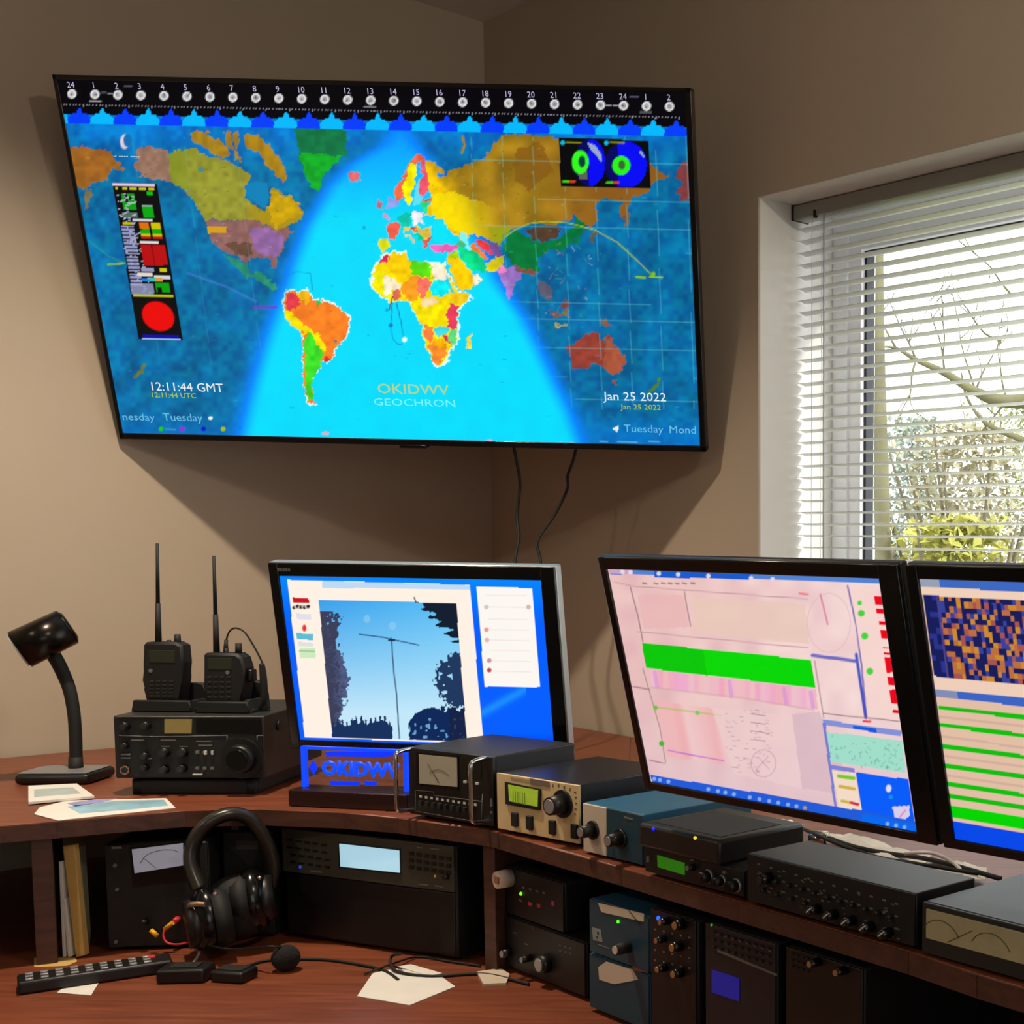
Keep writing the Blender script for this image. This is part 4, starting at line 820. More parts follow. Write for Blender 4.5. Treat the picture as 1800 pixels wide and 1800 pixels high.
p.line([(1490, 1030), (1505, 1100), (1514, 1165), (1523, 1262)], (120, 100, 170), 3, .9); p.line([(1505, 1150), (1522, 1262)], (50, 70, 190), 5, .9); p.line([(1428, 1152), (1505, 1162)], (90, 90, 190), 6, .85); pl([(1432, 1162), (1448, 1262)], (170, 140, 150), 2); pl([(1448, 1254), (1580, 1268)], (150, 120, 120), 2); p.line([(1518, 1268), (1530, 1268)], (235, 70, 80), 4)
p.poly([(1496, 1032), (1543, 1034), (1582, 1268), (1528, 1256)], (246, 214, 206), .8)
for x, y, r_ in ((1511, 1060, 4), (1514, 1078, 6), (1520, 1118, 6), (1529, 1180, 6)): p.disc(x, y, r_, (70, 210, 60))
for k, (y0, y1) in enumerate(((1048, 1064), (1070, 1078), (1092, 1099), (1108, 1122), (1137, 1140), (1146, 1150), (1154, 1182), (1190, 1204), (1212, 1236), (1248, 1253))):
    x0 = 1537 + (y0 - 1048) * .155; x1 = 1555 + (y0 - 1048) * .155; p.poly([(x0, y0), (x1, y0 + 1), (x1 + (y1 - y0) * .155, y1 + 1), (x0 + (y1 - y0) * .155, y1)], (235, 5, 30))
p.poly([(1446, 1265), (1584, 1284), (1584, 1294), (1449, 1274)], (130, 145, 215)); p.poly([(1498, 1274), (1540, 1280), (1542, 1288), (1501, 1282)], (20, 90, 220)); p.poly([(1452, 1286), (1586, 1303), (1592, 1358), (1460, 1338)], (160, 222, 202))
for k in range(60):
    x = rng.uniform(1458, 1584); y = rng.uniform(1294, 1340) + (x - 1458) * .13; p.line([(x, y), (x + rng.uniform(-3, 6), y + rng.uniform(-4, 5))], (100, 160, 145), 1.4, .7)
p.poly([(1446, 1270), (1451, 1271), (1472, 1425), (1467, 1422)], (120, 125, 205)); p.poly([(1460, 1344), (1502, 1350), (1503, 1358), (1462, 1352)], (125, 130, 210)); p.poly([(1505, 1358), (1597, 1370), (1610, 1466), (1516, 1432)], (0, 92, 250)); p.poly([(1462, 1354), (1503, 1359), (1515, 1428), (1475, 1421)], (242, 218, 196))
p.line([(1474, 1364), (1501, 1368)], (110, 200, 40), 6); p.line([(1476, 1382), (1502, 1387)], (205, 175, 70), 5); p.line([(1480, 1408), (1494, 1411)], (205, 175, 70), 5); p.line([(1496, 1411), (1508, 1414)], (210, 30, 60), 5)
p.disc(1562, 1386, 5, (225, 220, 240), ry=7); p.disc(1566, 1401, 4, (20, 140, 230)); p.poly([(1568, 1418), (1598, 1416), (1600, 1434), (1588, 1442), (1574, 1440)], (215, 205, 235)); p.line([(1582, 1436), (1592, 1424)], (235, 110, 150), 3, .7)
p.poly([(1143, 1362), (1300, 1388), (1520, 1426), (1612, 1445), (1612, 1475), (1147, 1375)], (30, 90, 215)); p.poly([(1515, 1430), (1612, 1450), (1612, 1475), (1515, 1455)], (0, 105, 240))
for x in (1150, 1160, 1175, 1245, 1262, 1275, 1290, 1318, 1335, 1352, 1368, 1385, 1400, 1415, 1560, 1575, 1590): p.disc(x, 1369 + (x - 1150) * .193, 3.5, (185, 205, 245) if x != 1415 else (240, 180, 60), a=.7)
p.build('screen', mon2)
# picture 3
p = Pic(M3w @ Matrix.Translation((-.0085, -.0005, -.002)), M2W - .048, M2H - .027, 330, 210); X, Y_ = p.x, p.y
p.c[:] = (226, 190, 165)
X2 = X - (Y_ - 1015) * .135; Y2 = Y_ - (X - 1615) * .035 * (1 + (Y_ - 1015) / 110)
p.fill((Y2 < 1032), (60, 105, 195)); p.fill((Y2 < 1032) & (X2 < 1650), (150, 160, 180)); p.fill((Y2 > 1032) & (Y2 < 1046), (240, 208, 184))
w_ = (Y2 > 1046) & (Y2 < 1186) & (X2 > 1618); p.fill(w_, (22, 28, 90)); cxi = np.floor((X2 - 1640) / 7).astype(int); cyi = np.floor(Y2 / 9.5).astype(int); hsh = np.random.default_rng(3).random((200, 200))[cxi % 200, cyi % 200]
for lo, hi, c in ((0, .22, (205, 120, 60)), (.22, .34, (225, 150, 40)), (.34, .5, (60, 70, 160)), (.5, .62, (180, 90, 80))): p.fill(w_ & (X2 > 1644) & (hsh >= lo) & (hsh < hi), c, .9)
p.fill(w_ & (X2 < 1644) & (hsh < .3), (50, 60, 160), .7); p.fill(w_ & (np.abs(X2 - 1643) < 2), (100, 90, 170), .6)
p.fill((Y2 > 1186) & (Y2 < 1208), (238, 206, 184)); p.fill((Y2 > 1208) & (Y2 < 1222), (60, 100, 195)); p.fill((Y2 > 1208) & (Y2 < 1222) & (X2 < 1655), (130, 140, 180))
for y, t_ in ((1240, 3.5), (1270, 3.5), (1306, 4), (1339, 4), (1370, 4), (1390, 4), (1416, 10)): p.fill((np.abs(Y2 - y) < t_) & (X2 > 1618), (14, 190, 14) if t_ < 9 else (0, 212, 0))
for y in (1255, 1290, 1322, 1355): p.fill((np.abs(Y2 - y) < 2), (200, 165, 150), .6)
p.fill((X2 < 1617.5) & (Y2 > 1046), (30, 50, 140)); p.fill((Y2 > 1432), (0, 72, 232))
p.build('screen', mon3)

# ------------------------------------------------------------------ equipment standing on the shelf
# transceiver raised on its front bail
A = Dev('transceiver', 'black desktop transceiver with a small amber meter, two handheld radios standing on it', 'radio', (204, 1368), (466, 1368), SZ + .03, (204, 1258), .25, lift=.03)
A.body(M_dgrey, .002)
A.panel(M_black2, .004, .002)
MB().box(.02, A.W - .02, .01, .22, -.03, -.004, .003).build('riser_stand', M_black2, A.o, A.M)
b = MB(); 
for (a_, c_) in (((209, 1293), (272, 1295)), ((272, 1295), (399, 1293)), ((399, 1293), (399, 1303)), ((452, 1303), (452, 1293)), ((452, 1293), (463, 1293)), ((205, 1260), (464, 1260))):
    p0, p1 = A.f(*a_, .0045), A.f(*c_, .0045); b.cyl((p0[0], -.0045, p0[1]), (p1[0], -.0045, p1[1]), .0008, seg=6)
b.build('panel_trim', M_grey, A.o, A.M)
A.quadp([(290, 1264), (338, 1264), (337, 1289), (290, 1289)], mat('amber_meter_face', (120, 105, 60), .5, emit=(120, 100, 50), es=.35), 'meter', .004)
A.quadp([(345, 1264), (460, 1265), (460, 1290), (345, 1289)], M_gloss, 'display_window', .004, .001)
for x, y in ((222, 1276), (258, 1275)): A.knob(x, y, 8, .012, cap=M_dgrey, name='knob', off=.004)
A.knob(425, 1333, 27, .02, cap=M_gloss, name='tuning_knob', off=.004, skirt=True)
for x, y, r in ((257, 1328, 7), (257, 1348, 6), (291, 1322, 9), (323, 1322, 9), (291, 1352, 8), (322, 1350, 8), (222, 1310, 6)): A.knob(x, y, r, .012, cap=M_dgrey, off=.004)
A.keys([(x, y, 6, 5) for x in (348, 361, 374) for y in (1322, 1350)] + [(222, 1326, 15, 2.5), (222, 1332, 15, 2.5), (260, 1333, 14, 2)], M_label, off=.004)
A.keys([(362, 1323, 4, 7), (374, 1323, 3, 7), (348, 1361, 16, 2)], M_white, name='switch_caps', off=.006)
cx_, cz_ = A.f(222, 1353, .004); MB().cyl((cx_, -.004, cz_), (cx_, -.010, cz_), .0085, seg=6).build('headphone_jack_nut', M_chrome, A.o, A.M)
MB().cyl((cx_, -.010, cz_), (cx_, -.0112, cz_), .005, seg=20).build('jack_socket', M_rubber, A.o, A.M)
A.keys([(364, 1278, 9, 3), (376, 1278, 4, 3), (386, 1278, 8, 3), (242, 1301, 22, 3), (296, 1301, 26, 2), (358, 1303, 26, 2), (291, 1312, 14, 2), (323, 1312, 14, 2), (361, 1310, 24, 2)], M_label, name='printed_marks', off=.004, t=.0005)
MB().cyl((A.W, .06, .085), (A.W + .004, .06, .085), .009, seg=20).cyl((A.W, .2, .03), (A.W + .004, .2, .03), .006, seg=16).build('side_screw', M_black, A.o, A.M)
for x in (.03, A.W - .03): MB().cyl((x, .02, -.004), (x, .02, -.0298), .012, seg=20).build('front_foot', M_rubber, A.o, A.M)
topz = SZ + .03 + A.H

def handheld(name, lab, Yf, outline, th, ant, scr, keys_, knobs, ring_):
    pts = [aty(x, y, Yf) for x, y in outline]; x0 = min(p.x for p in pts); z0 = min(p.z for p in pts); zs_ = topz + .012 - z0
    M_ = Matrix.Translation((x0, Yf, 0)); q = lambda x, y: (aty(x, y, Yf).x - x0, aty(x, y, Yf).z)
    T = thing(name, Matrix.Translation((x0 + .035, Yf + th / 2, topz + .006)), lab, 'handheld radio', 'handheld radios standing in chargers')
    MB().prism([q(x, y) for x, y in outline], 0, th, bev=.004).build('body', M_black2, T, M_)
    a0, a1 = q(*ant[0]), q(*ant[1]); am = (a0[0] * .6 + a1[0] * .4, a0[1] * .6 + a1[1] * .4)
    MB().cyl((a0[0], th * .5, a0[1] - .004), (am[0], th * .5, am[1]), .0056, .0042, 16).cyl((am[0], th * .5, am[1]), (a1[0], th * .5, a1[1]), .0034, .0026, 12).build('antenna', M_rubber, T, M_)
    s0, s1 = q(scr[0], scr[1]), q(scr[2], scr[3]); MB().box(s0[0], s1[0], -.001, .001, s1[1], s0[1], .0004).build('display', mat('dull_green_lcd', (46, 50, 38), .3), T, M_)
    b = MB(); kx0, ky0, kx1, ky1, nx, ny = keys_
    for i in range(nx):
        for j in range(ny):
            c = q(kx0 + (kx1 - kx0) * (i + .5) / nx, ky0 + (ky1 - ky0) * (j + .5) / ny); b.box(c[0] - .0036, c[0] + .0036, -.0016, .001, c[1] - .0018, c[1] + .0018, .0004)
    b.build('keypad', M_dgrey, T, M_)
    for (x, y, r, h) in knobs:
        c = q(x, y); MB().cyl((c[0], th * .5, c[1] - .012), (c[0], th * .5, c[1] + h), r, r * .85, 18).build('knob', M_rubber, T, M_)
    c = q(*ring_); MB().cyl((c[0], -.0012, c[1]), (c[0], .001, c[1]), .0035, seg=16).build('call_button', M_label, T, M_)
    return T, M_, q
YA = A.A.y
T1, Mh1, q1 = handheld('handheld_radio', 'left black handheld radio with the taller antenna, standing in a charger', YA + .07, [(251, 1134), (256, 1129), (307, 1129), (319, 1135), (322, 1165), (319, 1195), (317, 1232), (256, 1232), (251, 1212), (255, 1196), (250, 1170)], .032, ((269, 1132), (267, 955)), (262, 1143, 308, 1165), (261, 1195, 307, 1227, 4, 5), ((303, 1124, .006, .008), (288, 1126, .004, .0)), (265, 1179))
T2, Mh2, q2 = handheld('handheld_radio', 'right black handheld radio with a cable arching from its top, standing in a charger', YA + .06, [(357, 1152), (361, 1148), (414, 1149), (424, 1156), (430, 1175), (428, 1200), (424, 1236), (363, 1236), (357, 1210)], .036, ((371, 1150), (366, 977)), (365, 1157, 408, 1177), (363, 1186, 408, 1230, 4, 5), ((410, 1140, .006, .008), (388, 1146, .0045, .006)), (400, 1182))
MB().box(q2(428, 1180)[0], q2(437, 1180)[0], .01, .03, q2(430, 1200)[1], q2(430, 1178)[1], .003).build('belt_clip', M_black, T2, Mh2)
for (qq, Mh, pts, lab) in ((q1, Mh1, [(241, 1256), (246, 1216), (252, 1205), (322, 1205), (333, 1206), (341, 1228), (347, 1256)], 'black charger cradle holding the left handheld radio'), (q2, Mh2, [(352, 1256), (350, 1205), (358, 1196), (424, 1200), (437, 1204), (444, 1226), (448, 1256)], 'black charger cradle holding the right handheld radio')):
    P_ = [qq(x, y) for x, y in pts]; zb = topz + .0006; P_[0] = (P_[0][0], zb); P_[-1] = (P_[-1][0], zb)
    t = thing('charger_cradle', Mh @ Matrix.Translation(((P_[0][0] + P_[-1][0]) / 2, .02, topz)), lab, 'charger', 'charger cradles on the transceiver')
    xa, xb = P_[0][0], P_[-1][0]; zt = max(z for x, z in P_)
    # cup: low front lip, sides, back and floor so that the radio sits inside
    MB().prism([(xa, zb), (xa + .004, zb + .02), (xb - .004, zb + .02), (xb, zb)], -.018, -.006, .002).build('front_lip', M_rubber, t, Mh)
    MB().prism(P_, .042, .058, .002).build('back_plate', M_rubber, t, Mh)
    MB().box(xa, xb, -.008, .045, zb, zb + .0055, .001).build('cradle_floor', M_rubber, t, Mh)
    MB().prism([(xb - .014, zb), (xb - .014, zt * .4 + zb * .6), (xb - .006, zt * .4 + zb * .6), (xb, zb)], -.008, .044, .001).build('cradle_side', M_rubber, t, Mh)
cab = [q2(387, 1146), q2(388, 1128), q2(394, 1111), (q2(405, 1105)), q2(421, 1113), q2(438, 1139), q2(450, 1162), q2(453, 1172)]
t = thing('speaker_microphone', Mh2 @ Matrix.Translation((q2(453, 1200)[0], .03, topz)), 'black coiled-lead speaker microphone hanging beside the right handheld radio', 'microphone')
MB().tube([(x, .018, z) for x, z in cab], .0016, 8).build('lead', M_rubber, t, Mh2)
MB().cyl((q2(387, 1151)[0], .018, q2(387, 1150)[1]), (q2(388, 1126)[0], .018, q2(388, 1126)[1]), .0042, .003, 14).build('plug', M_rubber, t, Mh2)
b = MB(); zz0 = topz + .004
hp = [(q2(451, 1168)[0], .018, q2(451, 1168)[1]), (q2(454, 1195)[0], .018, q2(454, 1195)[1]), (q2(455, 1230)[0], .018, q2(455, 1230)[1]), (q2(447, 1250)[0], .018, zz0)]
b.tube(hp, [.0045, .006, .006, .004], 12)
b.build('coiled_lead', M_rubber, t, Mh2)

# gooseneck lamp
Yl = atz(135, 1370, SZ).y
t = thing('gooseneck_lamp', Matrix.Translation(atz(132, 1372, SZ)), 'black gooseneck desk lamp standing beside the paper leaflets', 'desk lamp')
c = atz(128, 1372, SZ); I4 = Matrix.Identity(4)
MB().box(-.075, .052, -.05, .05, .0005, .02, .008, 3, M=frame(c, .1)).build('base', M_black, t, I4)
MB().box(-.07, .046, -.045, .045, .02, .022, .001, 1, M=frame(c, .1)).build('base_plate', M_grey, t, I4)
G = lambda x, y, dy=0: aty(x, y, Yl + dy)
MB().cyl(G(134, 1368), G(133, 1330), .0125, .0115, 20).build('stem_collar', M_rubber, t, I4)
MB().tube([G(134, 1350), G(133, 1300), (G(130, 1255)), G(122, 1212), G(107, 1175), G(93, 1150), G(80, 1132), G(60, 1118)], [.0105, .0105, .0105, .0108, .0115, .012, .010, .009], 18).build('gooseneck', M_rubber, t, I4)
hA, hB = G(118, 1102, -.01), G(35, 1142, -.05)
M_lampm = mat('bronze_black_metal', (40, 36, 32), .25, .8, var=.1)
b = MB(); b.cyl(hA, hB, .034, .036, 36); dv = (hA - hB).normalized(); b.cyl(hA, hA + dv * .006, .034, .024, 36); b.cyl(G(70, 1135), G(66, 1118), .012, .012, 16)
b.build('lamp_head', M_lampm, t, I4)
MB().cyl(hB - dv * .001, hB - dv * .004, .032, .032, 32).build('lens', M_white, t, I4)

# papers at the left end of the shelf
def paper(name, lab, cat, pts, z, m, th=.0008, extra=None, group=None):
    P_ = [atz(x, y, z) for x, y in pts]; c = sum(P_, Vector()) / len(P_)
    t = thing(name, Matrix.Translation((c.x, c.y, z)), lab, cat, group)
    MB().prism([(p.x, p.y) for p in P_], z, z + th, axis='z').build('sheet', m, t, I4)
    if extra: extra(t, z + th)
    return t
M_aqua = mat('pale_aqua_print', (140, 185, 205), .5, var=.3, scale=14); M_violet = mat('violet_print', (150, 150, 205), .5, var=.2, scale=20); M_greyp = mat('grey_leaflet_print', (175, 190, 190), .5, var=.1)
def ex1(t, z):
    for pts, m, n in (([(118, 1418), (200, 1408), (288, 1406), (296, 1416), (240, 1422), (140, 1430)], M_aqua, 'printed_picture'), ([(118, 1412), (170, 1405), (205, 1404), (180, 1410), (132, 1418)], M_violet, 'printed_heading')):
        MB().prism([(atz(x, y, z).x, atz(x, y, z).y) for x, y in pts], z, z + .0003, axis='z').build(n, m, t, I4)
paper('leaflet', 'colourful blue and violet leaflet lying at the front edge of the shelf', 'leaflet', [(70, 1420), (118, 1408), (292, 1404), (309, 1421), (102, 1443), (60, 1432)], SZ + .0005, M_paper, .001, ex1, 'papers at the left end of the shelf')
def ex2(t, z):
    MB().prism([(atz(x, y, z).x, atz(x, y, z).y) for x, y in ((60, 1388), (128, 1384), (142, 1395), (60, 1401))], z, z + .0003, axis='z').build('printed_panel', M_greyp, t, I4)
paper('booklet', 'pale grey booklet lying at the foot of the black lamp', 'booklet', [(50, 1385), (135, 1381), (166, 1403), (50, 1414)], SZ + .0022, M_paper, .004, ex2, 'papers at the left end of the shelf')

# illuminated acrylic sign on a wooden block
S = Dev('illuminated_sign', 'clear acrylic sign edge-lit in bright blue on a dark wooden block', 'sign', (507, 1417), (716, 1427), SZ + .0006, (507, 1388), .055)
S.body(wood('dark_sign_block_wood', (34, 14, 14), (52, 24, 20), .3), .002, 'wooden_block')
M_acr = clear_mat('clear_acrylic', (0.9, 0.92, 0.97), 0.1)
a0 = S.f(531, 1388, -.02); a1 = S.f(712, 1318, -.02); a2 = S.f(531, 1313, -.02)
ax0, ax1, az1 = a0[0], a1[0], a2[1]
MB().box(ax0, ax1, .024, .03, S.H + .0005, az1, .0008).build('acrylic_sheet', M_acr, S.o, S.M)
M_bl = glow('blue_edge_light', (0, 72, 255), 1.0); M_bl2 = glow('deep_blue_etching', (0, 50, 255), 1.0)
b = MB(); b.box(ax0 - .002, ax0 + .005, .022, .031, S.H + .0008, az1 + .001); b.box(ax0, ax1, .022, .031, az1 - .004, az1 + .001); b.box(ax1 - .005, ax1 + .001, .022, .031, S.H + .0008, az1)
b.build('lit_edge', M_bl, S.o, S.M)
g = lambda x, y: S.f(x, y, -.0215)
b = MB(); P_ = [g(572, 1321), (g(705, 1322)), g(704, 1328), g(660, 1332), g(610, 1330), g(574, 1330)]; b.prism(P_, .0212, .0232)
c = g(551, 1349); b.prism([(c[0], c[1] + .0125), (c[0] + .0068, c[1]), (c[0], c[1] - .0125), (c[0] - .0068, c[1])], .0205, .023)
for x0, x1 in ((581, 632), (641, 661)): P_ = [g(x0, 1373), g(x1, 1374), g(x1, 1381), g(x0, 1380)]; b.prism(P_, .0212, .0232)
b.build('etched_marks', M_bl2, S.o, S.M)
t_ = g(566, 1361)
BOLD[0] = .0016; bm_ = text_mesh([('OKIDWV', t_[0], t_[1], .0335, 1.02, .0205)]); 
BOLD[0] = 0; me = bpy.data.meshes.new('etched_lettering'); bm_.to_mesh(me); bm_.free(); me.materials.append(glow('blue_lettering', (0, 78, 255), 1.0))
o = link('etched_lettering', me, S.o, S.M); so = o.modifiers.new('depth', 'SOLIDIFY'); so.thickness = .002

# black cross-needle meter unit with chrome handles
Cm = Dev('meter_unit', 'black instrument with a large cream meter window and chrome side handles', 'measuring instrument', (724, 1430), (873, 1453), SZ + .006, (724, 1312), .17, lift=.006)
Cm.body(M_black2, .003).feet(); Cm.panel(M_black, .005, .001)
cbz = Cm.quadp([(733, 1322), (806, 1328), (806, 1388), (733, 1380)], M_gloss, 'meter_bezel', .005, .002)
cfc = Cm.quadp([(737, 1326), (803, 1332), (804, 1383), (738, 1377)], mat('cream_meter_face', (150, 142, 122), .5, var=.03, emit=(120, 110, 90), es=.25), 'meter_face', .0075, .001)
b = MB(); c_ = Cm.f(773, 1392, .0088); b.tube([(c_[0] + .036 * math.cos(a), -.009, c_[1] + .036 * math.sin(a)) for a in np.linspace(.9, 2.25, 10)], .0004, 5, samples=2); b.build('meter_scale', mat('grey_meter_print', (100, 92, 82), .6), cfc, Cm.M)
p0, p1 = Cm.f(772, 1376, .0088), Cm.f(752, 1342, .0088); MB().cyl((p0[0], -.0092, p0[1]), (p1[0], -.0092, p1[1]), .0004, seg=6).build('needle', M_rubber, cfc, Cm.M)
Cm.quadp([(812, 1330), (846, 1335), (846, 1371), (813, 1366)], mat('dark_green_window', (20, 28, 20), .25), 'digital_window', .005, .001)
Cm.keys([(x, y, 6, 4) for x, y in ((819, 1374), (829, 1375), (840, 1377))], M_white, name='indicator_marks', off=.005)
Cm.keys([(740 + k * 9.6, 1400 + k * 1.45, 5.5, 4) for k in range(11)], M_white, name='printed_marks', off=.005, t=.001)
Cm.keys([(742 + k * 11, 1411 + k * 1.7, 7, 8) for k in range(9)], M_dgrey, name='buttons', off=.005, t=.005)
b = MB()
for a_, c_ in (((730, 1389), (762, 1392)), ((730, 1389), (731, 1424)), ((731, 1426), (846, 1446)), ((848, 1396), (846, 1446)), ((762, 1392), (763, 1398)), ((763, 1398), (848, 1409))):
    p0, p1 = Cm.f(*a_, .0055), Cm.f(*c_, .0055); b.cyl((p0[0], -.0055, p0[1]), (p1[0], -.0055, p1[1]), .0006, seg=6)
b.build('outline_marking', M_label, Cm.o, Cm.M)
Cm.keys([(864, 1411, 5, 14), (864, 1428, 5, 4)], M_label, name='side_marks', off=.005, t=.001)
for px_ in (727, 858):
    x = Cm.f(px_, 1370)[0]; z1 = Cm.H - .004; z0 = .008; d = -.034
    MB().tube([(x, 0, z1), (x, d * .5, z1), (x, d * .9, z1 - .003), (x, d, z1 - .014), (x, d, (z0 + z1) / 2), (x, d, z0 + .014), (x, d * .9, z0 + .003), (x, d * .5, z0), (x, 0, z0)], .0034, 14).build('handle', M_chrome, Cm.o, Cm.M)

# beige tuner
Dm = Dev('antenna_tuner', 'beige-fronted antenna tuner with a green digital display and big black knob', 'radio tuner', (877, 1456), (1022, 1484), SZ + .006, (875, 1357), .2, lift=.006)
Dm.body(mat('satin_black_case', (20, 20, 24), .34, var=.1), .002).feet(); Dm.panel(M_beige, .003, .0005)
dfr = Dm.quadp([(890, 1374), (952, 1387), (951, 1424), (891, 1413)], M_rubber, 'display_frame', .003, .003)
ddp = Dm.quadp([(894, 1379), (946, 1389), (945, 1418), (896, 1408)], mat('green_lcd', (120, 140, 40), .4, emit=(122, 142, 34), es=.85, var=.2, scale=60), 'display', .006, .001)
nest(ddp, dfr); Dm.text([('||||||', 900, 1406, 24)], mat('dark_green_digit', (70, 88, 20), .5, emit=(66, 84, 16), es=.6), off=.0082)
Dm.knob(990, 1413, 18, .026, cap=M_silver, name='tuning_knob', skirt=True)
for x, y in ((907, 1440), (933, 1446), (973, 1454), (1012, 1461)):
    cx_, cz_ = Dm.f(x, y, .003); MB().box(cx_ - .0062, cx_ + .0062, -.008, -.002, cz_ - .0105, cz_ + .0105, .001).build('rocker_switch', M_rubber, Dm.o, Dm.M)
Dm.keys([(972, 1381, 3, 5), (982, 1381, 4, 5), (992, 1384, 4, 5), (1002, 1388, 4, 5), (1011, 1393, 5, 3), (1012, 1402, 5, 3), (1013, 1412, 5, 3), (1012, 1422, 5, 3), (1011, 1431, 4, 3)], mat('brown_print', (120, 95, 70), .6), name='dial_marks', off=.003, t=.0004)
Dm.quadp([(898, 1365), (930, 1371), (930, 1376), (898, 1370)], mat('taupe_print', (165, 145, 110), .6), 'printed_band', .003, .0004); Dm.quadp([(932, 1368), (966, 1374), (966, 1384), (932, 1378)], mat('grey_plate', (120, 105, 90), .5), 'name_plate', .003, .001)
Dm.keys([(907, 1454, 7, 2.5), (933, 1460, 7, 2.5), (973, 1469, 7, 2.5)], mat('pinkish_mark', (200, 120, 90), .6), name='printed_marks', off=.003, t=.0005)

# blue box
E_ = Dev('keyer_box', 'blue metal box with a half cream, half teal front and two black knobs', 'control box', (1028, 1496), (1132, 1522), SZ + .003, (1027, 1410), .2, lift=.003)
E_.body(M_blue, .0015).feet(.006)
xm = E_.f(1068, 1450)[0]
E_.panel(M_cream, .003, name='cream_panel', x0=.0005, x1=xm, z0=.001, z1=E_.H - .001); E_.panel(M_bluefront, .002, name='teal_panel', x0=xm + .0005, x1=E_.W - .0005, z0=.001, z1=E_.H - .001)
E_.knob(1043, 1459, 12.5, .022, cap=M_silver, skirt=True); E_.knob(1091, 1474, 12.5, .022, cap=M_silver, skirt=True)
E_.led(1075, 1485, (20, 230, 40), 3.2, 2.0); E_.quadp([(1097, 1435), (1112, 1439), (1113, 1442), (1098, 1438)], M_label, 'name_plate', .002, .0006)

# shared matt set: green display radio, modem on it
Gd = Dev('display_radio', 'slim black radio with a green display and silver-ringed knobs, under the flat black modem', 'radio', (1137, 1531), (1311, 1577), SZ + .006, (1137, 1487), .16, lift=.006)
Gd.body(M_dgrey, .002).feet(); Gd.panel(M_black, .003, .0005)
Gd.quadp([(1156, 1503), (1204, 1517), (1204, 1538), (1157, 1524)], mat('green_display', (30, 90, 10), .4, emit=(28, 92, 6), es=1.0, var=.15), 'display', .003, .001)
Gd.knob(1219, 1524, 6.5, .01, cap=M_label); 
for x, y, r in ((1246, 1540, 11), (1270, 1548, 9), (1295, 1556, 11)):
    Gd.knob(x, y, r * 1.15, .003, m=M_silver, name='knob_ring'); Gd.knob(x, y, r, .016, cap=M_gloss)
Gd.keys([(1219, 1511, 6, 3), (1275, 1533, 7, 4), (1141, 1510, 5, 10)], M_label, off=.003)
zb = SZ + .006 + Gd.H
O = Gd.M @ Vector((-.002, -.012, 0)); X1 = Gd.M @ Vector((.163, -.012, 0))
Fd = Dev('modem', 'flat black modem with one blue and one amber light, lying on the slim radio', 'modem', None, None, zb + .0008, .033, .15, A=Vector((O.x, O.y, 0)), B=Vector((X1.x, X1.y, 0)))
Fd.body(mat('dark_satin_plastic', (30, 28, 26), .36, var=.08), .005, 'case')
Fd.led(1149, 1457, (10, 30, 240), 3.2, 1.8, off=0); Fd.led(1222, 1473, (225, 190, 20), 3.2, 1.4, off=0, cname='amber_led')
MB().box(.012, .15, .015, .12, Fd.H - .0002, Fd.H + .0006, .0002).build('top_vent_panel', M_black2, Fd.o, Fd.M)

# wide console with many knobs
Hd = Dev('audio_console', 'wide matt black console crowded with small knobs in front of the pink-screen monitor', 'control console', (1316, 1582), (1610, 1664), SZ + .006, (1316, 1499), .1, lift=.006)
Hd.body(mat('satin_black_lid', (24, 23, 26), .42, var=.05), .0015).feet(); Hd.panel(M_black2, .003, .0005)
rr = random.Random(2)
TLp, TRp, BLp = (1326, 1512), (1606, 1590), (1326, 1572)
def gp(u, v): return (1326 + 268 * u, 1512 + u * 76 + v * (58 + 16 * u))
K = []
for i in range(12):
    for j in range(3):
        u = .03 + i * .082; v = .08 + j * .3
        x, y = gp(u, v)
        if j == 2 and i in (5, 6, 7, 8, 9, 10): continue
        K.append((x, y, 7, 3))
Hd.keys(K, M_label, name='printed_marks', off=.003, t=.0006)
Hd.keys([(*gp(rr.uniform(.02, .95), rr.uniform(.1, .95)), rr.uniform(3, 8), 2) for k in range(46)], M_label, name='small_print', off=.003, t=.0006)
for i in range(11):
    x, y = gp(.07 + i * .083, .42); Hd.knob(x, y, 4.2, .008, m=M_dgrey, cap=M_black)
for i, u in enumerate((.07, .16, .25, .34)):
    x, y = gp(u, .78); Hd.knob(x, y, 4.2, .008, m=M_dgrey, cap=M_black)
for u in (.42, .53, .65, .77, .89):
    x, y = gp(u, .82); kk = Hd.knob(x, y, 9, .016, m=M_gloss, cap=M_dgrey, name='large_knob'); c_ = Hd.f(x, y, .003); MB().box(-.0007, .0007, -.0215, -.0195, -.002, .0085, M=Matrix.Translation((c_[0], 0, c_[1])) @ Matrix.Rotation(.9, 4, 'Y')).build('pointer_line', M_white, kk, Hd.M)
x, y = gp(.1, .42); Hd.knob(x, y - 2, 11, .016, m=M_gloss, cap=M_dgrey, name='large_knob')

